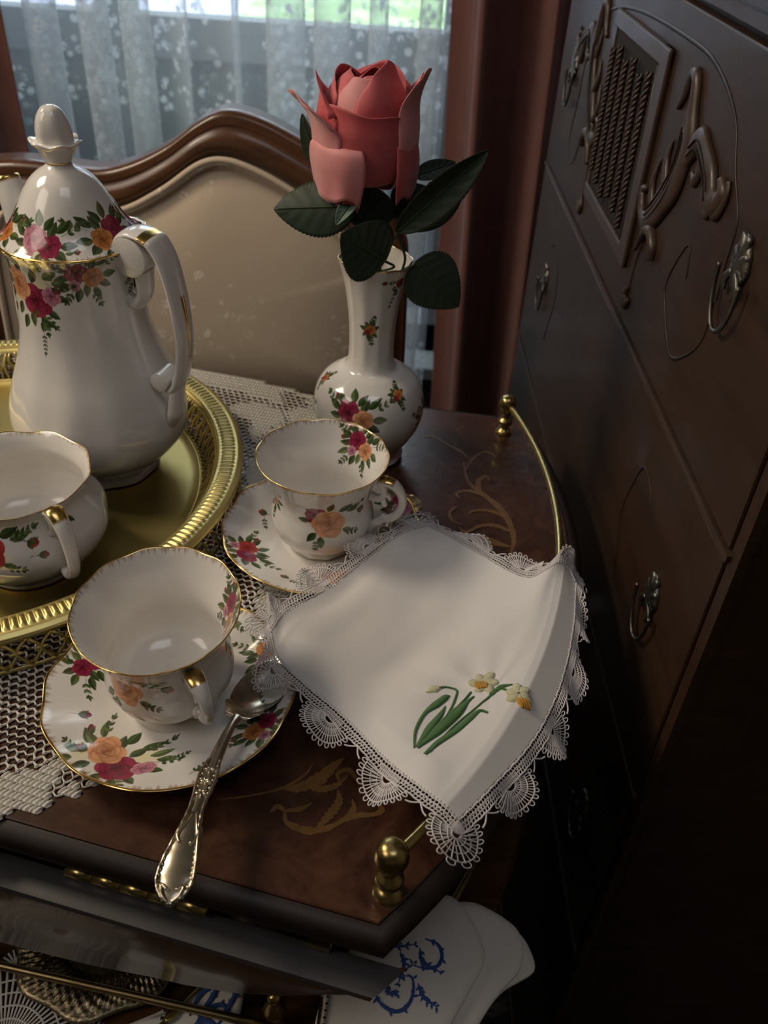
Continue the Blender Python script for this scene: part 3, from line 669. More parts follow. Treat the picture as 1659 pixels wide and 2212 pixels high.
# hinge of brass knuckles along the joint
hg = part('hinge', G().box((*(LA + EF * .143 + LN * -.10 * TH), -.0305), (.080, .010, .0016), math.atan2(EF[1], EF[0])), M['brass'], cart, False)
for k in range(5):
    s0 = .104 + k * .0158; s1 = s0 + .0150
    a, b = lp(s0, .10, -.0262), lp(s1, .10, -.0262)
    part('knuckle', G().tube([a, b], .0036, 16), M['brass'], hg)
g = G().box((*(LA + EF * .045), -.0275), (.012, .008, .004), math.atan2(EF[1], EF[0])); part('hinge_leaf', g, M['brass'], cart, False)
# brass rail: bowed bar between two turned posts
RB = np.array([.014, .222]); RA = np.array([.099, .645]); rarc, RCEN, RRAD = arc(RB, RA, .060, 90)
RZ = .0290
rail = part('rail', G().tube(np.c_[rarc, np.full(90, RZ)][1:-1], .0027, 14), M['brass'], cart)
bal = [(.0001, 0), (.0072, 0), (.0076, .0015), (.0062, .0040), (.0040, .0060), (.0042, .0085), (.0068, .0105), (.0070, .0140), (.0052, .0165), (.0038, .0185), (.0040, .0215), (.0064, .0245), (.0081, .0290), (.0083, .0320), (.0072, .0370), (.0045, .0400), (.0001, .0412)]
for c in (RB, RA):
    s = 1.0 if c is RB else .9
    pst = part('rail_post', G().lathe([(r, z) for r, z in spline(np.array(bal) * s, 60)], 24, (c[0], c[1], .0002)), M['brass'], cart)
# lower gallery rail with its post
g = G().tube([(-.60, .313, SHZ + .022), (-.235, .2560, SHZ + .022), (-.086, .2345, SHZ + .022), (-.050, .2290, SHZ + .022)], .0028, 12)
part('shelf_rail', g, M['old_brass'], cart)
pst = part('shelf_post', G().lathe(spline([(.0001, 0), (.007, 0), (.0072, .002), (.0045, .006), (.0062, .011), (.0062, .015), (.004, .018), (.0036, .022), (.0068, .028), (.0072, .032), (.005, .038), (.0032, .042), (.0042, .046), (.0036, .050), (.0001, .052)], 60), 24, (-.048, .236, SHZ)), M['brass'], cart)
part('shelf_post', G().lathe(spline([(.0001, 0), (.007, 0), (.0072, .002), (.0045, .006), (.0062, .011), (.0062, .015), (.004, .018), (.0036, .022), (.0068, .028), (.0072, .032), (.005, .038), (.0001, .042)], 60), 24, (-.60, .313, SHZ)), M['brass'], cart)
# end rail of the lower shelf, bowed
ra2 = arc((-.01, .215), (.13, .60), .045, 40)[0]
part('shelf_rail', G().tube(np.c_[ra2, np.full(40, SHZ + .03)], .0026, 10), M['old_brass'], cart)
for c in (ra2[0], ra2[-1]): part('shelf_post', G().lathe([(.0001, 0), (.006, 0), (.004, .006), (.006, .014), (.0035, .02), (.006, .03), (.004, .037), (.0001, .039)], 16, (c[0], c[1], SHZ)), M['old_brass'], cart)
# inlaid scrolls
def ribbon(g, pts, w, n=30, z=.00035, fn=None, jag=0, nj=1):
    Pn = spline(pts, n); T = np.gradient(Pn, axis=0); T /= np.linalg.norm(T, axis=1)[:, None] + 1e-12; N = np.stack([-T[:, 1], T[:, 0]], -1)
    t = np.linspace(0, 1, n); ww = np.interp(t, np.linspace(0, 1, len(w)), w)
    if jag: ww = ww * .62 * (1 + jag * .9 * ((t * nj * 1.5) % 1))
    a, b = Pn + N * ww[:, None], Pn - N * ww[:, None]
    if fn is None: Q = np.stack([np.c_[a, np.full(n, 0)], np.c_[a, np.full(n, z)], np.c_[b, np.full(n, z)], np.c_[b, np.full(n, 0)]])
    else: Q = np.stack([fn(a, 0), fn(a, z), fn((a + b) / 2, z * 1.5), fn(b, z), fn(b, 0)])
    g.grid(Q)
def inlay(scr):
    g = G()
    for k, (pts, w, jag) in enumerate(scr): ribbon(g, pts, w, 60, z=.00025 + .00005 * k, jag=jag, nj=6)
    part('inlay', g, M['inlay_wood'], cart, False)
inlay([([(-.049, .261), (-.046, .265), (-.042, .262), (-.040, .256), (-.030, .252), (-.020, .2535), (-.012, .2585), (-.006, .266), (-.007, .272)], [.0009, .0020, .0010, .0016, .0028, .0022, .0016, .0022, .0004], .6),
       ([(-.012, .2585), (-.003, .2625), (.004, .2635), (.009, .2665), (.006, .271)], [.0015, .0022, .0016, .0024, .0006], .5),
       ([(-.024, .2535), (-.018, .262), (-.014, .270), (-.015, .277)], [.0012, .0030, .0026, .0004], .8),
       ([(-.043, .262), (-.034, .264), (-.028, .268)], [.0008, .0022, .0003], .5)])
inlay([([(-.078, .2665), (-.062, .2700), (-.045, .2760), (-.034, .2850), (-.030, .293)], [.0003, .0005, .0009, .0008, .0003], 0),
       ([(-.046, .2755), (-.036, .2770), (-.026, .2830), (-.018, .2930), (-.013, .298)], [.0006, .0038, .0052, .0030, .0003], .5),
       ([(-.034, .279), (-.024, .2770), (-.016, .2800), (-.010, .287)], [.0010, .0028, .0022, .0003], .6),
       ([(-.013, .280), (-.016, .287), (-.010, .290), (-.005, .284)], [.0004, .0016, .0020, .0010], .4)])
sc1 = [([(.091, .470), (.094, .484), (.097, .500), (.095, .519), (.088, .538), (.078, .552), (.067, .566), (.064, .580), (.063, .596)], [.0004, .0012, .0026, .0034, .0036, .0030, .0018, .0012, .0006], .35),
       ([(.064, .585), (.070, .600), (.079, .612), (.086, .612), (.090, .606)], [.0005, .0016, .0012, .0020, .0006], .4),
       ([(.069, .600), (.060, .612), (.048, .622), (.038, .632), (.030, .630), (.029, .637)], [.0008, .0022, .0014, .0020, .0016, .0006], .5),
       ([(.074, .556), (.074, .570), (.081, .578), (.083, .572)], [.0024, .0030, .0012, .0004], .4), ([(.080, .550), (.066, .556), (.056, .552), (.058, .546)], [.0022, .0024, .0014, .0004], .4),
       ([(.092, .526), (.080, .532), (.068, .530), (.064, .524)], [.0020, .0024, .0016, .0004], .5), ([(.096, .508), (.084, .514), (.072, .512), (.062, .504), (.056, .510)], [.0018, .0028, .0020, .0020, .0004], .5),
       ([(.094, .490), (.082, .494), (.074, .502)], [.0010, .0052, .0006], .3), ([(.055, .534), (.050, .526), (.052, .516), (.060, .512)], [.0014, .0012, .0010, .0004], 0)]
inlay(sc1)
# ------------------------------------------------------------------ crochet tablecloth (geometry for every thread)
def hexnet(inside, solid, x0, x1, y0, y1, pitch, rot, origin, z=.0012, rt=.00052):
    g = G(); ca, sa = math.cos(rot), math.sin(rot)
    def w(p, zz): return (origin[0] + p[0] * ca - p[1] * sa, origin[1] + p[0] * sa + p[1] * ca, zz)
    V = []; Fq = []
    def thread(a, b, r, zz):
        dx, dy = b[0] - a[0], b[1] - a[1]; L = math.hypot(dx, dy) + 1e-9; nx, ny = -dy / L * r, dx / L * r; k = len(V)
        for p in (a, b):
            V.extend([w((p[0] + nx, p[1] + ny), zz - .0004), w((p[0] + nx * .5, p[1] + ny * .5), zz + r * .8), w((p[0] - nx * .5, p[1] - ny * .5), zz + r * .8), w((p[0] - nx, p[1] - ny), zz - .0004)])
        Fq.extend([(k, k + 1, k + 5, k + 4), (k + 1, k + 2, k + 6, k + 5), (k + 2, k + 3, k + 7, k + 6)])
    def blob(c, rx, ry, an, zz, h):
        k = len(V); cb, sb = math.cos(an), math.sin(an)
        for rr_, hh in ((1, -.0004), (.75, h * .7), (.35, h)):
            for q in range(6):
                t_ = q * PI / 3; a_, b_ = rx * rr_ * math.cos(t_), ry * rr_ * math.sin(t_); V.append(w((c[0] + a_ * cb - b_ * sb, c[1] + a_ * sb + b_ * cb), zz + hh))
        for ring in range(2):
            for q in range(6): Fq.append((k + ring * 6 + q, k + ring * 6 + (q + 1) % 6, k + ring * 6 + 6 + (q + 1) % 6, k + ring * 6 + 6 + q))
        Fq.append((k + 12, k + 13, k + 14, k + 15)); Fq.append((k + 12, k + 15, k + 16, k + 17))
    ny = int((y1 - y0) / (pitch * .82)); nx = int((x1 - x0) / pitch)
    for j in range(ny):
        for i in range(nx):
            x = x0 + (i + .5 * (j % 2)) * pitch; y = y0 + j * pitch * .82
            W = w((x, y), 0)
            if not inside(W[0], W[1]): continue
            jx, jy = random.uniform(-.1, .1) * pitch, random.uniform(-.1, .1) * pitch
            kind = solid(W[0], W[1])
            if kind == 1:        # close stitches: a pair of slanting plump cords
                for q in (-.25, .25): blob((x + q * pitch, y + jy * .4), pitch * .16, pitch * .58, -.5, z, .0011)
                blob((x, y), pitch * .62, pitch * .46, 0, z - .0006, .0007)
            else:
                p = (x + jx, y + jy); dn = .82 * pitch
                r = rt * (1.25 if kind == 2 else 1.0)
                thread(p, (x - pitch * .5, y + dn * .5), r, z); thread(p, (x + pitch * .5, y + dn * .5), r, z)
                thread((x - pitch * .5, y + dn * .5), (x - pitch * .5, y + dn), r, z) if j % 2 == 0 or True else None
                thread((x + pitch * .5, y + dn * .5), (x + pitch * .5, y + dn), r, z)
                if kind == 2: blob(p, pitch * .24, pitch * .24, 0, z, .0012)
    return V, Fq
from mathutils.geometry import intersect_point_tri_2d
def in_poly(P):
    P = np.asarray(P)
    def f(x, y):
        c = False; n = len(P); j = n - 1
        for i in range(n):
            if ((P[i, 1] > y) != (P[j, 1] > y)) and (x < (P[j, 0] - P[i, 0]) * (y - P[i, 1]) / (P[j, 1] - P[i, 1]) + P[i, 0]): c = not c
            j = i
        return c
    return f
edge = spline([(-.30, .212), (-.24, .228), (-.187, .247), (-.149, .266), (-.118, .300), (-.085, .345), (-.060, .392), (-.052, .44), (-.050, .50), (-.050, .56), (-.058, .63), (-.064, .672), (-.085, .690), (-.13, .708), (-.17, .716), (-.22, .722), (-.30, .728)], 200)
tt_ = np.arange(200); T = np.gradient(edge, axis=0); T /= np.linalg.norm(T, axis=1)[:, None]
edge = edge + np.stack([T[:, 1], -T[:, 0]], -1) * (.0035 * np.abs(np.sin(tt_ * .36)))[:, None] - np.stack([T[:, 1], -T[:, 0]], -1) * .002
clothpoly = np.vstack([edge, [(-.52, .735), (-.52, .30)]])
inside = in_poly(clothpoly)
edge_c = edge[::4]
def solid(x, y):
    d = np.hypot(edge_c[:, 0] - x, edge_c[:, 1] - y).min()
    a = math.atan2(y - .49, x + .30); r = math.hypot(x + .30, y - .49)
    v = noise.noise(Vector((x * 26, y * 26, 1.3))) + .35 * math.sin(a * 16)
    if d < .0055: return 1
    if d < .026: return 1 if v > -.05 else 0
    if d < .034: return 2
    if d < .060: return 0 if v > .0 else 1
    return 2 if v > .1 else 0
V, Fq = hexnet(inside, solid, -.30, .36, -.32, .36, .0056, -.21, (-.25, .49))
dv = np.array(V)
cloth = obj('crochet_tablecloth', mesh_np('crochet_tablecloth', dv, np.array(Fq), True), M['crochet_cotton'])
tag(cloth, 'cream openwork crochet tablecloth on the cart top under the tray', 'tablecloth')

# ------------------------------------------------------------------ brass tray
TC = np.array([-.2973, .5096]); TR = .191
tray = thing('brass_tray', (TC[0], TC[1], .0022), 'round pierced brass tray with a beaded rim, under the coffee pot', 'tray')
def local_lathe(g, prof, nu, mod=None):
    prof = np.asarray(prof, float); u = np.linspace(0, 2 * PI, nu, endpoint=False); r = np.repeat(prof[:, :1], nu, 1); z = np.repeat(prof[:, 1:2], nu, 1)
    if mod: r, z = mod(u[None, :], r, z)
    g.grid(np.stack([r * np.cos(u), r * np.sin(u), z], -1), cu=True); return g
part('tray_floor', local_lathe(G(), [(.0005, .0050), (.08, .0050), (.150, .0050), (.154, .0056), (.157, .0072), (.1580, .0076), (.1580, .0040), (.152, .0025), (.0005, .0025)], 160), M['tray_brass'], tray, world=False)
def bead(u, r, z):
    k = np.clip(1 - np.abs((r - .1805) / .0050) ** 4, 0, 1); s = np.abs(np.sin(u * 122)) ** .7
    return r, z + k * (s * .0016 - .0002)
pf = [(.1730, .0300), (.1726, .0318), (.1738, .0325)] + [(x, .0325 - .0002) for x in np.linspace(.1752, .1858, 13)] + [(.1868, .0324), (.1880, .0318), (.1900, .0305), (.1912, .0296), (.1912, .0280), (.1890, .0285), (.1800, .0300), (.1740, .0302), (.1730, .0298)]
part('tray_rim', local_lathe(G(), pf, 2000, bead), M['tray_brass'], tray, world=False)
def gallery(name, r0, r1, z0, z1, nunit, pat):
    """pierced band: rails above and below with leaf bars and rings cut between them"""
    g = G(); H = z1 - z0
    def W(u, v, d=0): r = r0 + (r1 - r0) * v + d; return (r * math.cos(u), r * math.sin(u), z0 + H * v)
    for v0, v1 in ((0, .10), (.86, 1.0)):
        us = np.linspace(0, 2 * PI, 240, endpoint=False)
        g.grid(np.array([[W(u, v, .0005 * s) for u in us] for v, s in ((v0, -1), (v1, -1), (v1, 1), (v0, 1), (v0, -1))]), cu=True)
    du = 2 * PI / nunit; th = .0006
    def bar(pts, w):
        Pn = np.array([W(*p) for p in pts]); c = Pn.copy(); c[:, 2] = 0; g.tube(spline(Pn, 8), np.interp(np.linspace(0, 1, 8), np.linspace(0, 1, len(w)), w), 4, ry=np.full(8, th), up=spline(c, 8))
    for k in range(nunit):
        u = k * du
        if pat == 0:
            bar([(u, .08), (u + du * .30, .45), (u + du * .05, .88)], [.0014, .0026, .0012]); bar([(u + du * .5, .08), (u + du * .55, .35), (u + du * .95, .60), (u + du * .8, .88)], [.0012, .0009, .0022, .0010])
            bar([(u + du * .55, .35), (u + du * .35, .62), (u + du * .5, .88)], [.0008, .0016, .0010])
        else:
            bar([(u, .08), (u + du * .5, .5), (u, .88)], [.0018, .0010, .0018]); bar([(u + du, .08), (u + du * .5, .5), (u + du, .88)], [.0018, .0010, .0018]); bar([(u + du * .2, .5), (u + du * .8, .5)], [.0010, .0020, .0010])
    o = part(name, g, M['tray_brass'], tray, world=False); return o
gallery('pierced_gallery', .1580, .1728, .0060, .0312, 90, 0)
gallery('pierced_skirt', .1880, .1890, .0005, .0290, 84, 1)

# ------------------------------------------------------------------ handles: ribbon swept along a curve in a radial plane
def handle(name, parent, ang, pts, wid, thk, gold=None, n=70, extra=(), k=14):
    """pts: (radius, z) metres in the parent's frame; wid/thk half sizes"""
    ca, sa = math.cos(ang), math.sin(ang); side = np.array([-sa, ca, 0.])
    g = G(); masks = []; off = 0
    for pp, ww, hh, gd in ((pts, wid, thk, gold), *extra):
        q = spline(pp, n); Pn = np.stack([q[:, 0] * ca, q[:, 0] * sa, q[:, 1]], -1); t = np.linspace(0, 1, n)
        T = np.gradient(Pn, axis=0); T /= np.linalg.norm(T, axis=1)[:, None]; up = np.cross(T, side)
        g.tube(Pn, np.interp(t, np.linspace(0, 1, len(ww)), ww), k, ry=np.interp(t, np.linspace(0, 1, len(hh)), hh), up=up)
        mk = np.zeros((n, k), bool)
        if gd:
            for a, b, c0, c1 in gd: mk[int(a * n):int(b * n), c0:c1] = True
        masks.append(mk.ravel())
    me = g.mesh(name); paint_white(me, np.concatenate(masks)); return obj(name, me, M['porcelain'], parent, False)

# ------------------------------------------------------------------ coffee pot
pz = .0075
pot = thing('coffee_pot', (-.2161, .5541, pz), 'tall white china coffee pot with rose garlands and gilt trim on the brass tray', 'coffee pot')
FRONT = -68.7
pb = [(.0350, 0), (.0378, .0012), (.0372, .0050), (.0335, .0085), (.0355, .0105), (.0480, .0190), (.0585, .0310), (.0633, .0460), (.0622, .0620), (.0568, .0800), (.0498, .0980), (.0448, .1160), (.0425, .1340), (.0418, .1520), (.0420, .1660), (.0432, .1740), (.0462, .1790), (.0470, .1805), (.0440, .1805)]
def potmod(U_, tn, r, z):
    k = np.clip(1 - np.abs(tn - .45) / .42, 0, 1); r = r * (1 + .008 * k * np.cos(12 * U_)); foot = np.clip((.10 - tn) / .06, 0, 1); r = r * (1 + .018 * foot * np.cos(8 * U_))
    lip = np.clip((tn - .90) / .07, 0, 1); hu = np.exp(-((U_ - math.radians(15) + PI) % (2 * PI) - PI) ** 2 / .45); r = r * (1 + lip * (.012 * np.cos(24 * U_) + .05 * hu)); z = z + lip * hu * .0035
    return r, z
tb = lambda k: arc_t(pb, k)
china('body', pb, 900, 330, potmod, [
    (FRONT + 4, tb(14) + 4, 0, lambda d: pair_bouquet(d, 1.05, 3)), (FRONT - 52, tb(14) - 8, .3, lambda d: big_bouquet(d, 1.05, 5)), (FRONT - 20, tb(14) + 1, -.3, lambda d: d.sprig(-6, 3, 12, -.4, 4, 3.2, 0)),
    (FRONT - 24, tb(14) - 4, 0, lambda d: d.bud(2, -2, 2.5, -.7)), (FRONT - 38, tb(14) - 32, 0, lambda d: (d.sprig(0, 8, 12, -1.4, 4, 3.4, 0), d.leaf(2, 4, 7, -.5, 0), d.leaf(0, 4, 7, -1.8, 1), d.bud(-5, 8, 2.3, -1.5, 'red'), d.sprig(-1, -4, 14, -1.6, 5, 2.4, 1))),
    (FRONT + 62, tb(14), 0, lambda d: pair_bouquet(d, .9, 13)), (FRONT + 165, tb(14), 0, lambda d: big_bouquet(d, 1, 9)),
], gold=[(tb(1), .5), (tb(3) + .5, .35), (tb(17), .5)], brushed=[(tb(17), tb(17) - 5)], parent=pot, dense=(math.radians(FRONT), 0, .45))
lid_p = [(.0462, .1795), (.0466, .1808), (.0440, .1830), (.0400, .1868), (.0355, .1925), (.0305, .2010), (.0258, .2090), (.0205, .2165), (.0150, .2215), (.0100, .2245), (.0080, .2262), (.0078, .2275), (.0090, .2300)]
tl_ = lambda k: arc_t(lid_p, k)
lid = china('lid', lid_p, 700, 150, None, [
    (FRONT + 38, tl_(3) + 5, 0, lambda d: pair_bouquet(d, 1.15, 21, 'crimson', 'orange', -1)), (FRONT - 30, tl_(3) + 3, 0, lambda d: pair_bouquet(d, 1.15, 33, 'pink', 'crimson')), (FRONT - 88, tl_(3) + 4, 0, lambda d: pair_bouquet(d, 1.1, 35)), (FRONT + 100, tl_(3) + 4, 0, lambda d: pair_bouquet(d, 1.1, 37)), (FRONT + 170, tl_(3) + 4, 0, lambda d: pair_bouquet(d, 1.1, 39)),
    (FRONT + 2, tl_(2) + 1, 0, lambda d: (d.bud(0, 2, 1.8, 0, 'red'), d.leaf(-7, 1, 5, .2, 2)))], gold=[(tl_(1), .8), (tl_(11), .5)], brushed=[(tl_(1), tl_(1) + 4)], parent=pot, dense=(math.radians(FRONT), 0, .4))
fin = [(.0078, .2275), (.0095, .2310), (.0125, .2365), (.0152, .2385), (.0148, .2400), (.0118, .2395), (.0112, .2420), (.0108, .2470), (.0092, .2530), (.0062, .2580), (.0030, .2600), (.0002, .2604)]
def finmod(U_, tn, r, z):
    k = np.exp(-((tn - .30) / .09) ** 2); return r * (1 + .09 * k * np.cos(6 * U_)) * (1 + .02 * (tn > .42) * np.cos(6 * U_)), z + .0012 * k * np.cos(6 * U_)
china('finial', fin, 120, 90, finmod, gold=[(arc_t(fin, 3), .45), (.4, .4)], parent=lid)
HA = math.radians(-20)
handle('handle', pot, HA,
       [(.0395, .1700), (.0390, .1800), (.0430, .1890), (.0500, .1925), (.0570, .1925), (.0620, .1910), (.0670, .1880), (.0735, .176), (.0785, .152), (.0800, .128), (.0780, .108), (.0735, .0915), (.0680, .0845), (.0610, .0838)],
       [.0105, .0112, .0112, .0115, .0115, .0115, .0115, .0110, .0106, .0102, .0096, .0088, .0078, .0050], [.0015, .003, .003, .003, .003, .0034, .0036, .0036, .0036, .0036, .0036, .0036, .0034, .003],
       [(.34, .43, 0, 4), (.34, .43, 11, 14)], 110,
       extra=[([(.038, .146), (.046, .1440), (.053, .1520), (.0545, .1680)], [.0060, .0055, .0075, .0100], [.006, .005, .0045, .004], None),
              ([(.0725, .0930), (.0690, .0780), (.0665, .0640), (.0600, .0520)], [.0066, .0075, .0085, .0050], [.004, .005, .005, .004], None)])
for nm_, rr_, zz_, rad_, hl_ in (('handle_scroll', .0510, .1790, .0128, .0112), ('handle_scroll', .0610, .0905, .0068, .0085)):
    sd_ = np.array([-math.sin(HA), math.cos(HA), 0]); c_ = np.array([rr_ * math.cos(HA), rr_ * math.sin(HA), zz_]); g = G()
    g.tube([c_ + sd_ * k_ for k_ in (-hl_ - .0004, -hl_, -hl_ * .4, hl_ * .4, hl_, hl_ + .0004)], [rad_ * .90, rad_, rad_ * .96, rad_ * .96, rad_, rad_ * .90], 36)
    me = g.mesh(nm_); paint_white(me); sharp(obj(nm_, me, M['porcelain'], pot, False), 50)
g = G(); q = spline([(.0775, .172), (.0822, .150), (.0838, .128), (.0825, .112)], 24); ca, sa = math.cos(HA), math.sin(HA)
Pn = np.stack([q[:, 0] * ca, q[:, 0] * sa, q[:, 1]], -1); T = np.gradient(Pn, axis=0); T /= np.linalg.norm(T, axis=1)[:, None]
g.tube(Pn - np.cross(T, [-sa, ca, 0]) * .0 , np.interp(np.linspace(0, 1, 24), [0, .25, .6, 1], [.0006, .0024, .0012, .0003]), 8, ry=.0004, up=np.cross(T, [-sa, ca, 0])); part('handle_gilding', g, M['gilding'], pot, world=False)
SA = math.radians(140); g = G(); q = spline([(.050, .070), (.068, .085), (.072, .115), (.066, .150), (.068, .180), (.076, .200)], 50); Pn = np.stack([q[:, 0] * math.cos(SA), q[:, 0] * math.sin(SA), q[:, 1]], -1)
g.tube(Pn, np.interp(np.linspace(0, 1, 50), [0, .3, .7, 1], [.018, .014, .010, .0095]), 20); me = g.mesh('spout'); paint_white(me, np.repeat(np.arange(50) > 47, 20)); obj('spout', me, M['porcelain'], pot, False)

# ------------------------------------------------------------------ cream jug on the tray
jug = thing('cream_jug', (-.2345, .4370, pz), 'round white china cream jug with wavy gilt rim on the brass tray', 'jug')
jp = [(.0285, 0), (.0320, .0010), (.0318, .0035), (.0300, .0050), (.0370, .0100), (.0480, .0200), (.0535, .0320), (.0520, .0430), (.0465, .0530), (.0430, .0600), (.0440, .0660), (.0472, .0705), (.0482, .0712), (.0468, .0708), (.0432, .0655), (.0415, .0590), (.0440, .0500), (.0480, .0380), (.0440, .0200), (.0250, .0100), (.0005, .0085)]
tj = lambda k: arc_t(jp, k)
def jmod(U_, tn, r, z):
    e = np.exp(-((tn * arc_t(jp, 20) - tj(12)) / 9) ** 2); ra = r * (1 + .012 * e * np.cos(9 * U_)); k = np.exp(-((tn * arc_t(jp, 20) - tj(7)) / 16) ** 2)
    return ra * (1 + .016 * k * np.cos(10 * U_)), z + .0007 * e * np.cos(9 * U_ + .6)
china('body', jp, 560, 300, jmod, [(-92, tj(7) + 4, 0, lambda d: single_rose(d, 1.15, 41, 'red')), (-55, tj(7) - 1, 0, lambda d: d.bud(0, 0, 2.6, -.2, 'red')), (-30, tj(8), 0, lambda d: d.leaf(0, 4, 6, -.8, 0)), (-150, tj(7) + 4, 0, lambda d: pair_bouquet(d, 1.1, 43))],
      gold=[(tj(12), .9), (tj(1), .4), (tj(3), .3)], brushed=[(tj(12), tj(12) - 6), (tj(12), tj(12) + 4)], parent=jug, dense=(math.radians(-65), 0, .4))
handle('handle', jug, math.radians(-44), [(.046, .0520), (.050, .0560), (.0545, .0650), (.0525, .0720), (.0580, .0735), (.0660, .0640), (.0690, .0480), (.0665, .0340), (.0600, .0270), (.0520, .0255)],
       [.0040, .0030, .0042, .0062, .0060, .0048, .0040, .0038, .0042, .0030], [.003, .0026, .0026, .0026, .003, .0036, .0036, .0034, .0030, .003], [(.34, .50, 0, 3), (.34, .50, 12, 14)])

# ------------------------------------------------------------------ cups and saucers
cupp = [(.0190, 0), (.0215, .0008), (.0212, .0040), (.0200, .0060), (.0260, .0090), (.0325, .0165), (.0352, .0250), (.0345, .0330), (.0328, .0410), (.0328, .0480), (.0350, .0560), (.0392, .0650), (.0430, .0720), (.0441, .0742), (.0437, .0747), (.0420, .0728), (.0378, .0650), (.0336, .0560), (.0314, .0480), (.0314, .0410), (.0330, .0330), (.0336, .0250), (.0305, .0160), (.0180, .0100), (.0003, .0090)]
tc_ = lambda k: arc_t(cupp, k); CT = arc_t(cupp, 24)
def cupmod(U_, tn, r, z):
    k = np.exp(-((tn * CT - tc_(5)) / 11) ** 2); ff = np.clip(1 - tn * CT / tc_(3), 0, 1); rim = np.exp(-((tn * CT - tc_(14)) / 7) ** 2)
    return r * (1 + .022 * k * np.abs(np.cos(5 * U_)) + .02 * (ff > 0) * np.cos(10 * U_) + .004 * rim * np.cos(12 * U_)), z + .0004 * rim * np.cos(12 * U_)
cup_decals = [(-78, tc_(8) + 1, 0, lambda d: single_rose(d, 1.05, 51, 'peach')), (-165, tc_(9), 0, lambda d: pair_bouquet(d, .8, 53)), (150, tc_(8), 0, lambda d: single_rose(d, .9, 55, 'orange')), (65, tc_(9), 0, lambda d: pair_bouquet(d, .9, 57)),
              (50, tc_(17) - 9, PI, lambda d: pair_bouquet(d, .98, 59, 'crimson', 'peach', 1)), (50, tc_(17) - 6, PI, lambda d: d.bud(-15, 5, 1.8, 2.9, 'red'))]
proto_cup = None
def teacup(loc, rz, label, tilt=None):
    c = thing('teacup', loc, label, 'cup', 'gilt rimmed rose teacups')
    c.rotation_euler = (tilt[0] if tilt else 0, tilt[1] if tilt else 0, rz); return c
cup1 = teacup((-.0426, .4744, .0075), 0, 'white china teacup with a peach rose, on the rear saucer before the vase')
cb = china('body', cupp, 760, 360, cupmod, cup_decals, gold=[(tc_(13) + .5, 1.05), (tc_(1), .4), (tc_(3), .25)], brushed=[(tc_(13) - .5, tc_(13) - 5), (tc_(14), tc_(14) + 5)], parent=cup1, dense=(math.radians(-20), 0, .12))
hn = handle('handle', cup1, math.radians(-14), [(.0335, .0500), (.0395, .0485), (.0430, .0530), (.0425, .0590), (.0405, .0625), (.0440, .0640), (.0500, .0620), (.0548, .0560), (.0560, .0470), (.0525, .0380), (.0465, .0330), (.0420, .0335)],
            [.0034, .0030, .0032, .0036, .0048, .0052, .0046, .0036, .0030, .0030, .0032, .0022], [.003, .0026, .0024, .0024, .0026, .003, .0032, .003, .0028, .0028, .0028, .002], [(.40, .54, 0, 3), (.40, .54, 12, 14)],
            extra=[([(.0450, .0350), (.0415, .0300), (.0375, .0265), (.0340, .0200)], [.0030, .0028, .0034, .0030], [.0026, .003, .003, .003], None), ([(.0440, .0440), (.0425, .0505), (.0455, .0530), (.0475, .0495)], [.0026, .0022, .0022, .0016], [.002, .002, .002, .0014], None)])
cup2 = teacup((-.1130, .3295, .0095), math.radians(-40), 'white china teacup on the front saucer, its handle turned toward the spoon', (math.radians(5.0), math.radians(2.0)))
for ch_ in (cb, hn):
    c = ch_.copy(); c.parent = cup2; COL.objects.link(c)

sp = [(.0180, .0010), (.0210, .0008), (.0225, .0022), (.0300, .0040), (.0420, .0075), (.0540, .0118), (.0630, .0155), (.0678, .0178), (.0698, .0190), (.0700, .0197), (.0690, .0196), (.0660, .0184), (.0600, .0158), (.0500, .0118), (.0400, .0085), (.0310, .0064), (.0270, .0058), (.0235, .0062), (.0215, .0054), (.0120, .0050), (.0003, .0050)]
ts = lambda k: arc_t(sp, k); ST = arc_t(sp, 20)
def smod(U_, tn, r, z):
    k = np.clip((r - .035) / .034, 0, 1); return r * (1 + .010 * k * np.cos(12 * U_)), z + .0009 * k * np.cos(12 * U_)
def sdec(lx, ly, rot, fn):
    """decal centred at saucer position (mm); 'up' on the print points to the rim before rot"""
    r = math.hypot(lx, ly); t0 = ts(12) + (60 - r); return (math.degrees(math.atan2(ly, lx)), t0, rot, fn)
def flipd(fn): return fn
def saucer(loc, label, decals, dense):
    s = china('saucer', sp, 1000, 300, smod, decals, gold=[(ts(9), 1.35)], brushed=[(ts(9) + .9, ts(9) + 6.5)], dense=dense, label=label)
    s.location = loc; tag(s, None, 'saucer', 'rose patterned saucers'); return s
saucer((-.1137, .3240, .0022), 'white china saucer with large peach and crimson roses under the front cup', [
    sdec(-20, -45, .35, flipd(lambda d: big_bouquet(d, 1.02, 61))), sdec(-52, 17, 0, flipd(lambda d: pair_bouquet(d, .95, 63, 'crimson', 'crimson'))), sdec(54, -22, 0, flipd(lambda d: pair_bouquet(d, .95, 65, 'orange', 'crimson'))),
    sdec(10, -38, .0, flipd(lambda d: d.sprig(-6, -4, 12, .3, 5, 3, 1))), sdec(-44, -18, 0, flipd(lambda d: d.bud(0, 0, 3.0, 1.4, 'crimson'))), sdec(25, -52, 0, flipd(lambda d: (d.bud(2, 0, 2.2, .3, 'pink'), d.sprig(-4, -1, 9, .5, 3, 2.5, 0)))),
    sdec(50, 30, 0, flipd(lambda d: pair_bouquet(d, .95, 67))), sdec(5, 56, 0, flipd(lambda d: big_bouquet(d, .9, 69)))], (math.radians(-100), 0, .3))
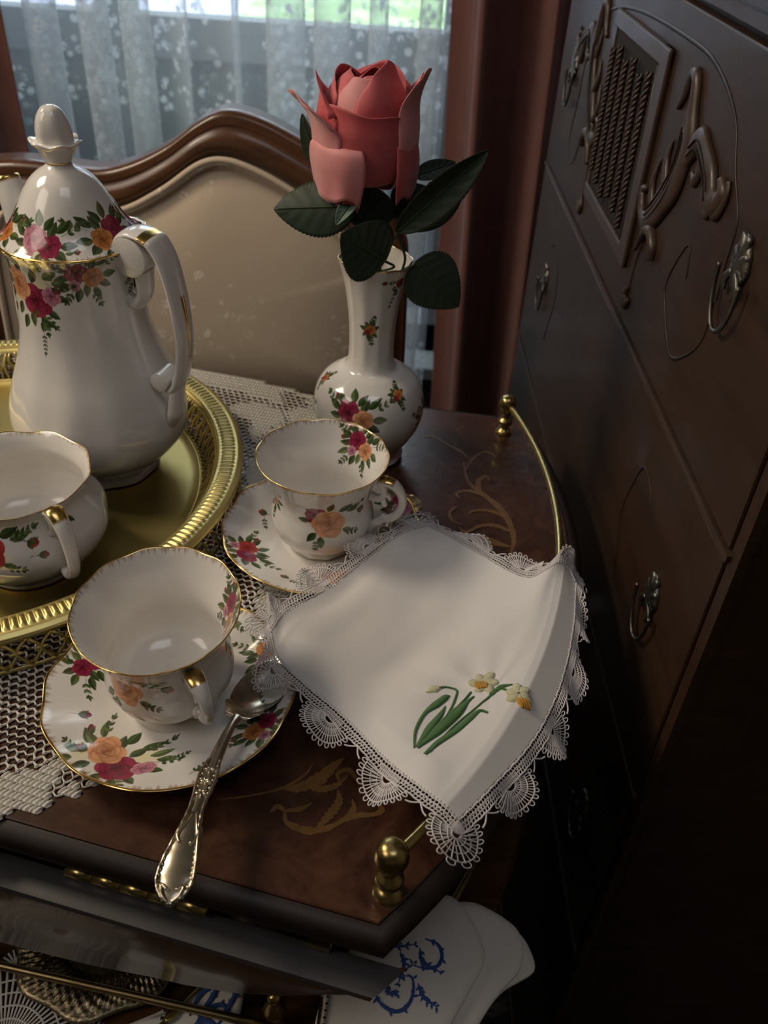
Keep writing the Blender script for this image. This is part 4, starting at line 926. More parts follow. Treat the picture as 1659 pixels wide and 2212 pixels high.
saucer((-.0426, .4744, .0022), 'white china saucer with scattered rose sprays under the rear cup, partly covered by the handkerchief', [
    sdec(-49, -26, 0, flipd(lambda d: pair_bouquet(d, 1.05, 71, 'red', 'crimson'))), sdec(-44, 20, 0, flipd(lambda d: (d.bud(0, 0, 2.8, -1.2, 'red'), d.leaf(-3, 5, 6, 2, 0), d.sprig(2, 2, 9, .6, 3, 2.8, 1)))), sdec(14, -42, .2, flipd(lambda d: (single_rose(d, 1.0, 73, 'orange')))),
    sdec(-20, -47, 0, flipd(lambda d: (d.bud(0, 0, 2.6, 3.0, 'crimson'), d.sprig(3, -2, 10, -.2, 4, 2.6, 0)))), sdec(56, 34, 0, flipd(lambda d: pair_bouquet(d, 1.1, 75, 'pink', 'crimson'))), sdec(0, 56, 0, flipd(lambda d: pair_bouquet(d, 1.0, 77)))], (math.radians(-130), 0, .3))

# ------------------------------------------------------------------ vase
vase = thing('bud_vase', (-.0177, .6006, .0022), 'slender white china bud vase with rose sprays holding a pink rose', 'vase')
vp = [(.0240, 0), (.0290, .0006), (.0288, .0028), (.0268, .0045), (.0275, .0085), (.0330, .0165), (.0400, .0290), (.0437, .0430), (.0425, .0570), (.0370, .0680), (.0270, .0760), (.0195, .0810), (.0170, .0900), (.0168, .1050), (.0178, .1210), (.0200, .1380), (.0230, .1530), (.0258, .1625), (.0264, .1650), (.0254, .1645), (.0225, .1560), (.0180, .1350), (.0150, .1050)]
tv = lambda k: arc_t(vp, k); VT = arc_t(vp, 22)
def vmod(U_, tn, r, z):
    T_ = tn * VT; rim = np.exp(-((T_ - tv(18)) / 5) ** 2); nk = np.clip((T_ - tv(11)) / 12, 0, 1); ft = np.clip(1 - T_ / tv(3), 0, 1)
    return r * (1 + .014 * nk * np.cos(10 * U_) + .012 * rim * np.cos(10 * U_) + .02 * ft * np.cos(10 * U_)), z + .0008 * rim * np.cos(5 * U_)
VF = -88.3
china('body', vp, 700, 420, vmod, [
    (VF - 14, tv(8) + 0.5, 0, lambda d: (d.glow(0, 0, 9), pair_bouquet(d, 1.25, 81, 'crimson', 'peach'))), (VF + 38, tv(9) + 3, 0, lambda d: small_spray(d, 1.45, 83)), (VF - 80, tv(9) + 3, 0, lambda d: small_spray(d, 1.3, 84)), (VF + 72, tv(6), 0, lambda d: (d.sprig(-6, -8, 10, .7, 4, 3, 0), d.sprig(-2, 0, 12, 1.2, 4, 3, 0))),
    (VF + 30, tv(4) + 3, 0, lambda d: d.sprig(-6, 0, 10, .1, 3, 2.6, 0)), (VF - 5, tv(13) + 12, 0, lambda d: small_spray(d, 1.45, 85)), (VF + 40, tv(17) - 9, 0, lambda d: (d.bud(-9, 2, 1.8, 3.0, 'red'), d.sprig(-7, 2, 9, -.1, 4, 2.4, 0), d.rose(5, 0, 3.4, 'red', 5), d.sprig(-2, -1, 8, -1.0, 4, 2.4, 1))),
    (VF + 42, tv(15) + 6, 0, lambda d: d.sprig(2, 8, 16, -1.8, 5, 2.4, 0)), (VF + 80, tv(7), 0, lambda d: pair_bouquet(d, 1, 87)), (VF - 100, tv(7), 0, lambda d: pair_bouquet(d, 1, 88))],
    gold=[(tv(18), .7), (tv(1), .4)], brushed=[(tv(18), tv(18) - 3.5), (tv(18), tv(18) + 3.5)], parent=vase, dense=(math.radians(VF), 0, .35))
china('inner_wall', [(.0150, .1050), (.012, .10), (.0002, .0985)], 60, 12, parent=vase)

# ------------------------------------------------------------------ spoons
def teaspoon(pts_w, label, bowl_dir=None):
    """pts_w: centre line from bowl tip to handle end in world metres"""
    base = np.array(pts_w[0]); t = thing('teaspoon', tuple(base), label, 'spoon', 'ornate silver teaspoons')
    Pn = spline(pts_w, 120); L = np.r_[0, np.cumsum(np.linalg.norm(np.diff(Pn, axis=0), axis=1))]; Lt = L[-1]; d = L / Lt
    T = np.gradient(Pn, axis=0); T /= np.linalg.norm(T, axis=1)[:, None]; side = np.cross(T, [0, 0, 1]); side /= np.linalg.norm(side, axis=1)[:, None]; up = np.cross(side, T)
    bl = .30; nb = int((d < bl).sum()); 
    # bowl: a thin dished oval
    rows = []
    for sgn in (1, -1):
        for i in (range(nb) if sgn > 0 else range(nb - 1, -1, -1)):
            a = i / (nb - 1); wv = .0158 * (math.sin(PI * min(1, a * .93 + .02)) ** .55) * (1 - .25 * a) + (.0022 if a > .8 else .0); row = []
            for q in np.linspace(-1, 1, 17):
                dep = -.0065 * (1 - q * q) * math.sin(PI * min(1, a + .02)) ** .8 - (.0009 if sgn < 0 else 0); row.append(Pn[i] + side[i] * wv * q + up[i] * (dep + .001))
            rows.append(row)
    g = G(); g.grid(np.array(rows), cv=True); part('bowl', g, M['silver'], t)
    # handle: slim neck, floral relief, broad shield end
    hi = slice(nb - 3, 120); s = (d[hi] - d[hi][0]) / (1 - d[hi][0])
    wd = np.interp(s, [0, .06, .35, .42, .50, .55, .62, .66, .78, .88, .96, 1.0], [.0034, .0022, .0040, .0052, .0046, .0036, .0044, .0058, .0080, .0086, .0058, .0016]) * (1 + .05 * np.sin(s * 95) * (s > .3))
    th = np.interp(s, [0, .1, .4, .6, .8, .95, 1], [.0013, .0014, .0015, .0017, .0022, .0018, .001])
    g = G().tube(Pn[hi], wd, 20, ry=th, up=up[hi]); part('handle', g, M['silver'], t)
    g = G(); H = Pn[hi]; Sd = side[hi]; Up = up[hi]; nH = len(H)
    def at(f, x, z): i = min(nH - 1, int(f * (nH - 1))); return H[i] + Sd[i] * x + Up[i] * z
    for f0 in (.36, .42, .48):
        for a in range(5):
            an = a * 2 * PI / 5; g.tube([at(f0, 0, .0016), at(f0 + .02 * math.cos(an), .0032 * math.sin(an), .0019)], [.0009, .0006], 6)
    for sg in (-1, 1):
        g.tube(spline([at(f, sg * x, z) for f, x, z in ((.30, .0026, .0012), (.40, .0044, .0014), (.52, .0032, .0016), (.60, .0038, .0018), (.66, .0052, .0018), (.78, .0076, .0014), (.88, .0081, .0014), (.96, .0050, .0014), (.99, .001, .0016))], 60), .00075 + .0003 * np.abs(np.sin(np.linspace(0, 44, 60))), 6)
        g.tube(spline([at(f, sg * x, z) for f, x, z in ((.56, .001, .0018), (.62, .0030, .0022), (.67, .0046, .0020), (.70, .0026, .0024))], 20), [.0008] * 20, 6)
        g.tube(spline([at(f, sg * x, z) for f, x, z in ((.99, .001, .0016), (.95, .0040, .0022), (.91, .0050, .0022), (.93, .002, .0026))], 20), [.0009] * 20, 6)
    for f in np.linspace(.62, .98, 15):
        for sg in (-1, 1):
            x_ = np.interp(f, [.6, .66, .78, .88, .96, 1.0], [.0036, .0050, .0072, .0078, .0048, .001]); c_ = at(f, sg * x_, .0010); g.tube([c_ - Up[0] * .0010, c_ + Up[0] * .0002, c_ + Up[0] * .0010], [.0012, .0014, .0005], 7)
    for f in np.linspace(.33, .56, 9):
        for sg in (-1, 1): c_ = at(f, sg * .0030, .0012); g.tube([c_ - Up[0] * .0006, c_ + Up[0] * .0008], [.0011, .0005], 6)
    part('handle_relief', g, M['silver'], t); return t
teaspoon([(-.0560, .3440, .0225), (-.0610, .3300, .0200), (-.0680, .3160, .0205), (-.0735, .2980, .0250), (-.0775, .2760, .0275), (-.0800, .2540, .0292), (-.0820, .2300, .0300), (-.0835, .2100, .0290), (-.0840, .1940, .0270)],
         'ornate silver teaspoon lying across the front saucer, its handle over the cart edge')
teaspoon([(.0170, .5180, .0215), (.0130, .5060, .0200), (.0070, .4900, .0200), (.0030, .4780, .0215), (.0000, .4620, .0225), (-.0008, .4450, .0232), (-.0025, .4290, .0228)],
         'ornate silver teaspoon beside the rear cup, its handle hidden under the handkerchief')
# ------------------------------------------------------------------ the rose
rose = thing('pink_rose', (-.022, .600, .10), 'single pink cloth rose with dark green leaves standing in the bud vase', 'flower')
BC = np.array([-.028, .603, .2530])       # centre of the bloom
def petal(name, az, prof, halfang, mat, tip=.25, curl=0.0, cen=BC, twist=0.0, notch=0.0, slant=0.0, side=None, roll_=None, wave=.0, nu=25, nv=22):
    """petal swept round the bloom: prof = list of (radius, z) from base to lip; halfang (deg) of its wrap"""
    q = spline(prof, nv); us = np.linspace(-1, 1, nu); Q = []
    for j, (r, z) in enumerate(q):
        v = j / (nv - 1); row = []
        wv = halfang * (math.sin(PI * min(1, .12 + v * .60)) ** .6)
        for u in us:
            lip = (v ** 3); a = az + math.radians(wv * u) + twist * v * u
            rr = r + .0022 * v ** 9 + .0006 * math.sin(u * 4 + az * 3) * v + lip * curl * (abs(u) ** 2) + wave * lip * math.sin(u * 7 + az)
            zz = z + slant * u * lip + .0007 * math.sin(u * 6 + az) * lip + tip * .02 * lip * (1 - abs(u)) * 1.6 - lip * .010 * abs(u) ** 3 - lip * notch * abs(u) * .012 + wave * .6 * lip * math.cos(u * 9)
            row.append((cen[0] + rr * math.cos(a), cen[1] + rr * math.sin(a), cen[2] + zz))
        Q.append(row)
    g = G(); g.grid(np.array(Q)); o = part(name, g, M[mat], rose); s = o.modifiers.new('t', 'SOLIDIFY'); s.thickness = .0005
    if mat == 'pale_petal': o['label'] = 'paler pink outer petal'
    return o
D = math.radians
# tight heart: a domed bud of wrapped petals
for k in range(3):
    petal('petal', D(-60 + k * 120), [(.004, -.028), (.020, -.014), (.0258, .002), (.0245, .017), (.0180, .0285), (.0085, .0345)], 84, 'petal', .02, .0, notch=.1)
petal('petal', D(-95), [(.004, -.028), (.020, -.014), (.0266, .002), (.0258, .016), (.0205, .0270), (.0145, .0330)], 60, 'pale_petal', .05, .0)
petal('petal', D(-40), [(.006, -.030), (.022, -.016), (.0280, .000), (.0272, .016), (.0205, .0290), (.0150, .0350)], 64, 'petal', .28, .003)
petal('petal', D(150), [(.006, -.030), (.021, -.018), (.0270, .000), (.0275, .016), (.0225, .026), (.0185, .032)], 74, 'petal', .1, .002)
petal('petal', D(60), [(.006, -.030), (.021, -.018), (.0270, .000), (.0275, .016), (.0245, .028), (.0215, .034)], 60, 'petal', .1, .002)
# outer ring: one broad petal across the front, others lapping round it
petal('petal', D(-84), [(.006, -.036), (.024, -.029), (.0318, -.014), (.0330, .000), (.0315, .009), (.0298, .0145)], 92, 'petal', .02, .0, notch=-.35, slant=-.0055)
petal('petal', D(-176), [(.006, -.036), (.024, -.027), (.0320, -.010), (.0325, .006), (.0300, .017), (.0310, .021)], 56, 'petal', .40, .002)
petal('petal', D(2), [(.006, -.036), (.025, -.029), (.0325, -.012), (.0335, .006), (.0315, .018), (.0330, .025)], 44, 'petal', .30, -.004, wave=.001)
petal('petal', D(-8), [(.006, -.036), (.024, -.033), (.0335, -.018), (.0350, .000), (.0335, .018), (.0370, .034)], 40, 'pale_petal', .15, -.006, wave=.0012)
petal('petal', D(80), [(.006, -.036), (.024, -.029), (.0310, -.010), (.0320, .008), (.0310, .020), (.0320, .026)], 66, 'petal', .2, .0)
# petals that have fallen open on the left
petal('petal', D(-158), [(.008, -.036), (.026, -.027), (.0340, -.012), (.0360, .001), (.0400, .009), (.0480, .0165)], 44, 'pale_petal', .25, -.010, wave=.0012)
petal('petal', D(-128), [(.012, -.018), (.028, -.0060), (.0350, -.0060), (.0368, -.0130), (.0355, -.0220), (.0330, -.0310)], 42, 'pale_petal', -.3, -.003, wave=.0010)
petal('petal', D(-120), [(.010, -.022), (.026, -.020), (.0325, -.022), (.0330, -.029), (.0300, -.0350)], 30, 'petal', -.2, -.002)
petal('petal', D(-26), [(.014, -.004), (.030, -.002), (.0350, -.008), (.0362, -.020), (.0335, -.030)], 26, 'petal', -.3, -.002)
# calyx and sepals
part('calyx', G().lathe([(.0005, -.042), (.005, -.041), (.009, -.036), (.013, -.030), (.006, -.026)], 20, BC), M['stem_green'], rose)
def blade(name, base, tip, width, nrm, mat, bend=.0, fold=.25, serr=.02, stem=None, nu=15, nv=110, droop=0., shape=1.0):
    base, tip, nrm = np.array(base), np.array(tip), np.array(nrm, float); ax = tip - base; L = np.linalg.norm(ax); ax /= L; nrm -= ax * (nrm @ ax); nrm /= np.linalg.norm(nrm); sd = np.cross(ax, nrm); Q = []
    for j in range(nv):
        v = j / (nv - 1); hw = width * (math.sin(PI * v ** (.85 * shape)) ** .75) + .0003; row = []
        for u in np.linspace(-1, 1, nu):
            row.append(base + ax * L * v + sd * hw * u * (1 + serr * 3 * (((v * 22) % 1) - .5) * (abs(u) > .9)) + nrm * (bend * L * (v * v - v) * -1 + fold * hw * abs(u) ** 1.4 + .0003 * math.sin(v * 40 - 9 * abs(u)) * abs(u) * (1 - abs(u)) * 2) + np.array([0, 0, -droop * v * v]))
        Q.append(row)
    g = G(); g.grid(np.array(Q)); o = part(name, g, M[mat], rose); s = o.modifiers.new('t', 'SOLIDIFY'); s.thickness = .0005
    g = G(); v = np.linspace(0, .95, 16); C_ = np.array([base + ax * L * q + nrm * (-bend * L * (q * q - q)) + np.array([0, 0, -droop * q * q]) for q in v]) + nrm * .0003; g.tube(C_, np.linspace(.0007, .0003, 16), 6)
    vein = part('midrib', g, M['stem_green'], o); return o
tocam = (0.05, -.85, .5)
blade('leaf', (-.030, .578, .2110), (-.0870, .585, .2030), .0185, tocam, 'rose_leaf', .05, -.25)
blade('leaf', (-.010, .577, .1755), (-.0400, .566, .1960), .0215, (-.1, -.9, .35), 'rose_leaf', .05, .18, shape=.9)
blade('leaf', (-.004, .585, .1925), (.0520, .590, .2480), .0120, (.3, -.7, .2), 'rose_leaf', .03, .5)
blade('leaf', (.004, .598, .1900), (.0400, .600, .2300), .0150, (.4, -.8, -.2), 'rose_leaf', .03, .3)
blade('leaf', (.0100, .590, .1700), (.0440, .588, .1400), .0205, (.1, -.95, .3), 'rose_leaf', .10, -.12, shape=.8)
blade('leaf', (-.0560, .612, .2190), (-.0715, .618, .2560), .0085, (-.6, -.6, .0), 'rose_leaf', .05, .3)
blade('leaf', (.0050, .606, .2240), (.0330, .612, .2330), .0060, tocam, 'rose_leaf', .05, .2)
blade('leaf', (-.0050, .592, .2000), (.0160, .596, .2200), .0150, tocam, 'rose_leaf', .05, .2)
blade('leaf', (-.0200, .592, .1900), (-.0240, .594, .2200), .0160, tocam, 'rose_leaf', .05, .2)
o = blade('sepal', (-.0310, .578, .2170), (-.0435, .566, .2020), .0050, (-.3, -.8, .3), 'leaf_back', .25, .5, 0); o['label'] = 'pale green sepal'
for a in (10, 80, 150, 220): blade('sepal', BC + np.array([.008 * math.cos(D(a)), .008 * math.sin(D(a)), -.034]), BC + np.array([.030 * math.cos(D(a)), .030 * math.sin(D(a)), -.036]), .005, (0, 0, 1), 'rose_leaf', .2, .3, 0)
part('stem', G().tube(spline([(-.016, .6005, .103), (-.014, .599, .150), (-.020, .598, .185), tuple(BC + [0, 0, -.038])], 40), .0021, 10), M['stem_green'], rose)
for pts in ([(-.014, .599, .150), (.002, .590, .164), (.0105, .588, .1695)], [(-.014, .599, .158), (-.004, .585, .168), (-.011, .576, .1755)], [(-.018, .598, .178), (-.006, .588, .186), (-.003, .584, .1930)], [(-.020, .598, .190), (-.030, .588, .202), (-.031, .578, .2105)], [(.002, .590, .164), (.003, .586, .176), (-.004, .584, .192)]):
    part('stem', G().tube(spline(pts, 16), .0009, 8), M['stem_green'], rose)

# ------------------------------------------------------------------ the handkerchief
E1 = spline([(-.0624, .3615, .030), (-.0560, .3445, .0285), (-.0392, .3267, .027), (-.0154, .3066, .026), (.0109, .2756, .029), (.0300, .2560, .0335), (.0455, .2440, .0290)], 61)
E2 = spline([(-.0624, .3615, .030), (-.0551, .3797, .030), (-.0344, .4004, .029), (-.0100, .4325, .029), (.0137, .4626, .029), (.0313, .4760, .026)], 61)
E3 = spline([(.0313, .4760, .026), (.0493, .4685, .022), (.0683, .4541, .019), (.0857, .4344, .020), (.0976, .4240, .028), (.1080, .4270, .0350), (.1165, .4330, .0360), (.1235, .4330, .0260), (.1275, .4250, .0080)], 61)
E4 = spline([(.0455, .2440, .0290), (.0641, .2671, .0200), (.0847, .2943, .0100), (.1000, .3221, .0060), (.1120, .3531, .002), (.1215, .3893, .001), (.1275, .4250, .0080)], 61)
def pick(E, t):
    f = t * 60; i = min(59, max(0, int(f))); return E[i] * (1 - (f - i)) + E[i + 1] * (f - i)
def rail_dist(x, y): return math.hypot(x - RCEN[0], y - RCEN[1]) - RRAD
def S(u, v):
    """handkerchief surface: u along the near-left edge, v across"""
    p = (1 - v) * pick(E1, u) + v * pick(E3, u) + (1 - u) * pick(E2, v) + u * pick(E4, v) - ((1 - u) * (1 - v) * E1[0] + u * (1 - v) * E1[-1] + (1 - u) * v * E3[0] + u * v * E3[-1])
    x, y, z = p; w_ = min(1, 12 * u * (1 - u)) * min(1, 12 * v * (1 - v))
    n1 = noise.noise(Vector((u * 2.6 + 3, v * 2.2 + .7, .4))); n2 = noise.noise(Vector((u * 7 + 1.5 * v, v * 3.0, 2.2)))
    gather = math.exp(-((u - .72) ** 2 + (v - .42) ** 2) / .035) * math.sin((math.atan2(v - .42, u - .72)) * 9) * .0016
    sag = -.0022 * math.exp(-((u - .38) ** 2 / .05 + (v - .62) ** 2 / .06)) + .004 * math.exp(-((u - .10) ** 2 / .02 + (v - .5) ** 2 / .10))
    fold = .0030 * math.exp(-(((u - .55) * .75 + (v - .1) * .3) / .10) ** 2) * (1 - v) + .0035 * math.exp(-((u - .93) / .05) ** 2) * math.sin(v * 15) * v
    z += w_ * (n1 * .0075 + n2 * .0040 + gather + sag + fold)
    d = rail_dist(x, y)
    tent = RZ + .0040 - max(0, abs(d) - .0022) * (.28 if d < 0 else .6)
    k = .0045; m_ = max(z, tent); z = m_ + k * math.exp(-abs(z - tent) / k) * .5 if abs(d) < .12 else z
    return np.array([x, y, z])
hk = thing('handkerchief', (-.0624, .3615, .030), 'white linen handkerchief with crocheted lace edging and embroidered daffodils, draped over the brass rail', 'handkerchief')
NU_ = 150
Q = np.array([[S(u, v) for u in np.linspace(0, 1, NU_)] for v in np.linspace(0, 1, NU_)])
g = G(); g.grid(Q); o = part('linen_square', g, M['linen'], hk); s_ = o.modifiers.new('t', 'SOLIDIFY'); s_.thickness = .0004; s_.offset = 0
def snorm(u, v, e=.01):
    u0, v0 = min(max(u, e), 1 - e), min(max(v, e), 1 - e); n = np.cross(S(u0 + e, v0) - S(u0 - e, v0), S(u0, v0 + e) - S(u0, v0 - e)); n /= np.linalg.norm(n); return n if n[2] > -.2 else -n
# perimeter path with outward directions, turning round each corner
per = []
def outdir(u, v, du, dv):
    p = S(u, v); q = S(min(1, max(0, u + du * .04)), min(1, max(0, v + dv * .04))); d = p - q; return d / np.linalg.norm(d)
ns = 90
for (u0, v0), (u1, v1), (du, dv) in (((0, 0), (1, 0), (0, 1)), ((1, 0), (1, 1), (-1, 0)), ((1, 1), (0, 1), (0, -1)), ((0, 1), (0, 0), (1, 0))):
    seg = []
    for k in range(ns):
        t_ = k / (ns - 1); u, v = u0 + (u1 - u0) * t_, v0 + (v1 - v0) * t_; seg.append([S(u, v), -outdir(u, v, -du, -dv) if False else outdir(u, v, du, dv), snorm(u, v)])
    per.append(seg)
path = []; s_acc = 0.0
for e in range(4):
    seg = per[e]; nx_ = per[(e + 1) % 4]
    for k in range(ns):
        if k: s_acc += np.linalg.norm(seg[k][0] - seg[k - 1][0])
        path.append((s_acc, seg[k][0], seg[k][1], seg[k][2]))
    a_, b_ = seg[-1][1], nx_[0][1]; K = 12; dlen = .0085 * math.acos(max(-1, min(1, a_ @ b_)))
    for k in range(1, K):
        f = k / K; d = a_ * (1 - f) + b_ * f; d /= np.linalg.norm(d); path.append((s_acc + dlen * f, seg[-1][0], d, seg[-1][2]))
    s_acc += dlen
ps = np.array([p[0] for p in path]); pp = np.array([p[1] for p in path]); pd = np.array([p[2] for p in path]); pn = np.array([p[3] for p in path]); PL = s_acc
kk = np.ones(7) / 7
for c in range(3):
    for arr in (pd, pn): e_ = np.r_[arr[-3:, c], arr[:, c], arr[:3, c]]; arr[:, c] = np.convolve(e_, kk, 'valid')
def LP(s, w_):
    s = s % PL; p = np.array([np.interp(s, ps, pp[:, c]) for c in range(3)]); d = np.array([np.interp(s, ps, pd[:, c]) for c in range(3)]); nn_ = np.array([np.interp(s, ps, pn[:, c]) for c in range(3)])
    d = d / np.linalg.norm(d); ruff = .0022 * math.sin(s * 2 * PI / .031) * (w_ / .015) + .0012 * math.sin(s * 2 * PI / .047 + 1) * (w_ / .015)
    q = p + d * w_ + nn_ * (ruff + .0003); q[2] -= .10 * w_
    rd = rail_dist(q[0], q[1])
    if rd < -.004 and q[2] < .0045 and q[1] > .2: q[2] = max(q[2], .0045)
    return q
g = G(); TR_ = .00040
def thr(pts, r=TR_, n=None):
    pts = [LP(a, b) for a, b in pts]; g.tube(spline(pts, n or max(2, len(pts) * 2)) if len(pts) > 2 else np.array(pts), r, 4, caps=False)
nsc = 15; SW = PL / nsc
# stitched header: three lengthwise rows and cross stitches
for w_ in (.0006, .0026, .0046, .0066): 
    P_ = np.array([LP(s, w_ + .0002 * math.sin(s * 3000)) for s in np.arange(0, PL, .0016)]); g.tube(P_, TR_ * (1.3 if w_ in (.0006, .0066) else .9), 4, closed=True)
for s in np.arange(0, PL, .0021):
    thr([(s, -.0006), (s + .0003, .0026)], TR_ * .9); ph = (s % SW) / SW
    if .35 < ph < .65: thr([(s, .0026), (s, .0066)], TR_ * 1.1); thr([(s + .001, .0022), (s + .001, .0066)], TR_ * 1.1)
    else: thr([(s, .0022), (s + .0010, .0040)]); thr([(s + .0021, .0022), (s + .0010, .0040)]); thr([(s + .0010, .0040), (s, .0066)]); 
for k in range(nsc):
    s0 = (k + .5) * SW; w0 = .0066; a0, a1 = D(8), D(172); ns_ = 13; asp = 1.02
    pt = lambda r, a: (s0 + r * math.cos(a) * asp, w0 + r * math.sin(a) * .92)
    for r, th in ((.0030, 1.2), (.0062, .9), (.0098, .9), (.0138, 1.15)): thr([pt(r, a) for a in np.linspace(a0, a1, 15)], TR_ * th, 24)
    for j in range(ns_):
        a = a0 + (a1 - a0) * j / (ns_ - 1); thr([pt(.0030, a), pt(.0142, a)], TR_ * 1.1)
        if j < ns_ - 1: am = a + (a1 - a0) / (ns_ - 1) / 2; thr([pt(.0062, am), pt(.0138, am)], TR_ * .8)
        thr([pt(.0138, a - .07), pt(.0158, a - .06), pt(.0166, a), pt(.0158, a + .06), pt(.0138, a + .07)], TR_, 9)
    for sg in (-1, 1): thr([(s0 + sg * SW * .5, w0), (s0 + sg * SW * .42, w0 + .003), (s0 + sg * SW * .36, w0 + .004)], TR_ * 1.3, 6)
o = part('lace_edging', g, M['lace_thread'], hk); o['kind'] = 'stuff'; o['label'] = 'white crocheted lace edging with fan scallops'
# embroidery, stitched on the surface at (x, y)
us = np.linspace(0, 1, 90); SG = np.array([[S(u, v) for u in us] for v in us]); SGf = SG.reshape(-1, 3)
NG = np.cross(np.gradient(SG, axis=1).reshape(-1, 3), np.gradient(SG, axis=0).reshape(-1, 3)); NG /= np.linalg.norm(NG, axis=1)[:, None] + 1e-12; NG[NG[:, 2] < 0] *= -1
def onhk(P2, lift):
    out = []
    for x, y in np.asarray(P2)[:, :2]:
        d2 = (SGf[:, 0] - x) ** 2 + (SGf[:, 1] - y) ** 2; ii = np.argpartition(d2, 4)[:4]; ww = 1 / (d2[ii] + 1e-9); ww /= ww.sum()
        z = (SGf[ii, 2] * ww).sum(); n_ = (NG[ii] * ww[:, None]).sum(0); out.append(np.array([x, y, z]) + n_ * (lift + .0002))
    return np.array(out)
def emb(name, strokes, mat):
    g = G()
    for pts, w in strokes: ribbon(g, pts, w, 26, .0006, onhk)
    return part(name, g, M[mat], hk)
def hx(px, py):     # table of measured points of the embroidery, as a local affine of the linen's near corner
    return (.0240 + (px - 895) * .000252, .2830 - (py - 1615) * .000315 + (px - 895) * .0000165)
H_ = lambda L: [hx(*q) for q in L]
for L, w in (([(893, 1615), (896, 1575), (915, 1535), (940, 1510), (962, 1492), (972, 1488)], [.0004, .0008, .0010, .0022, .0018, .0003]),
             ([(900, 1612), (925, 1570), (950, 1535), (962, 1512)], [.0010, .0022, .0014, .0003]),
             ([(900, 1615), (940, 1575), (985, 1530), (1010, 1505), (1026, 1492)], [.0006, .0028, .0032, .0012, .0003]),
             ([(915, 1630), (945, 1600), (985, 1570), (1015, 1545), (1035, 1530), (1052, 1536)], [.0008, .0016, .0018, .0016, .0010, .0006])):
    emb('embroidered_leaf', [(H_(L), w)], 'green_thread')
emb('embroidered_stem', [(H_([(935, 1575), (965, 1535), (982, 1500), (988, 1475), (965, 1468), (948, 1472)]), [.0004, .0005, .0006, .0006, .0006, .0008]), (H_([(945, 1570), (985, 1520), (1020, 1482)]), [.0004, .0006, .0006]),
                         (H_([(925, 1625), (975, 1565), (1030, 1520), (1075, 1487), (1092, 1478)]), [.0004, .0005, .0005, .0006, .0006]), (H_([(1060, 1494), (1085, 1478), (1112, 1475)]), [.0005, .0014, .0002]), (H_([(1088, 1482), (1105, 1493), (1117, 1503)]), [.0006, .0008, .0008])], 'green_thread')
def flower(cx_, cy_, r, rot, cup_):
    ps_ = [hx(cx_, cy_)] * 1; g = G()
    for k in range(6):
        a = rot + k * PI / 3; c_, s_ = math.cos(a), math.sin(a); rr_ = r * (1.0 if k % 2 else .88)
        pts = [(cx_ + c_ * rr_ * f + s_ * 3 * math.sin(f * PI), cy_ + s_ * rr_ * f * .8 - c_ * 2 * math.sin(f * PI)) for f in (.1, .45, .8, 1.0)]
        ribbon(g, H_(pts), [.0012, .0028, .0024, .0004], 14, .0007, onhk)
    part('embroidered_daffodil', g, M['cream_thread'], hk); g = G()
    for f in (-.5, -.17, .17, .5): ribbon(g, H_([(cup_[0] + f * 20 - 4, cup_[1] - 8), (cup_[0] + f * 20, cup_[1]), (cup_[0] + f * 16 + 3, cup_[1] + 9)]), [.0005, .0013, .0005], 10, .0012, onhk)
    part('daffodil_trumpet', g, M['yellow_thread'], hk)
flower(1050, 1462, 36, .2, (1044, 1468)); flower(1122, 1500, 32, -.5, (1131, 1518))
emb('embroidered_bud', [(H_([(952, 1470), (938, 1474), (920, 1482)]), [.0010, .0026, .0004])], 'cream_thread')

# ------------------------------------------------------------------ things on the lower shelf
st = thing('silver_tray', (-.172, .292, SHZ + .0005), 'tarnished silver tray with an ornate raised border on the lower shelf', 'tray')
def brd(u, r, z):
    k = np.clip(1 - np.abs((r - .049) / .010), 0, 1); return r * (1 + .035 * np.clip((r - .03) / .03, 0, 1) * np.cos(8 * u)), z + k * .003 * (.5 + .5 * np.sin(u * 40) * np.cos(r * 900)) + .0012 * k * np.sin(u * 93 + r * 700)
part('tray_dish', local_lathe(G(), [(.0005, .002), (.030, .002), (.034, .0025), (.040, .0065)] + [(x, .008) for x in np.linspace(.042, .058, 9)] + [(.0605, .0078), (.0610, .006), (.058, .005), (.040, .003), (.030, 0), (.0005, 0)], 420, brd), M['tarnished_silver'], st, world=False)
g = G(); us_ = np.linspace(0, 2 * PI, 121)[:-1]
for a in range(0, 120, 2): g.tube([(.031 * math.cos(us_[a]), .031 * math.sin(us_[a]), .0030), (.039 * math.cos(us_[a]), .039 * math.sin(us_[a]), .0068)], [.0007, .0004], 5)
part('gadroon_border', g, M['tarnished_silver'], st, world=False)
# fan doily
dg = G(); dc = np.array([-.216, .214]); DZ = SHZ + .0008
def dpt(r, a, z=0): return (dc[0] + r * math.cos(a), dc[1] + r * math.sin(a), DZ + z)
for k in range(64):
    a = k * 2 * PI / 64; dg.tube([dpt(.006, a, .0006), dpt(.052, a, .0006)], [.0004, .0011], 5)
for r in (.010, .018, .026, .034, .042, .052): dg.tube([dpt(r, a, .0008) for a in np.linspace(0, 2 * PI, 90, endpoint=False)], .0007, 5, closed=True)
for k in range(16):
    a = (k + .5) * 2 * PI / 16
    for j in range(9): b = -1.3 + j * .325; c_ = dpt(.052, a); dg.tube([c_, (c_[0] + .011 * math.cos(a + b), c_[1] + .011 * math.sin(a + b), DZ + .0004)], .0008, 5)
o = obj('doily', dg.mesh('doily'), M['crochet_cotton']); tag(o, 'white crocheted doily with fan pattern on the lower shelf in front of the silver tray', 'doily')
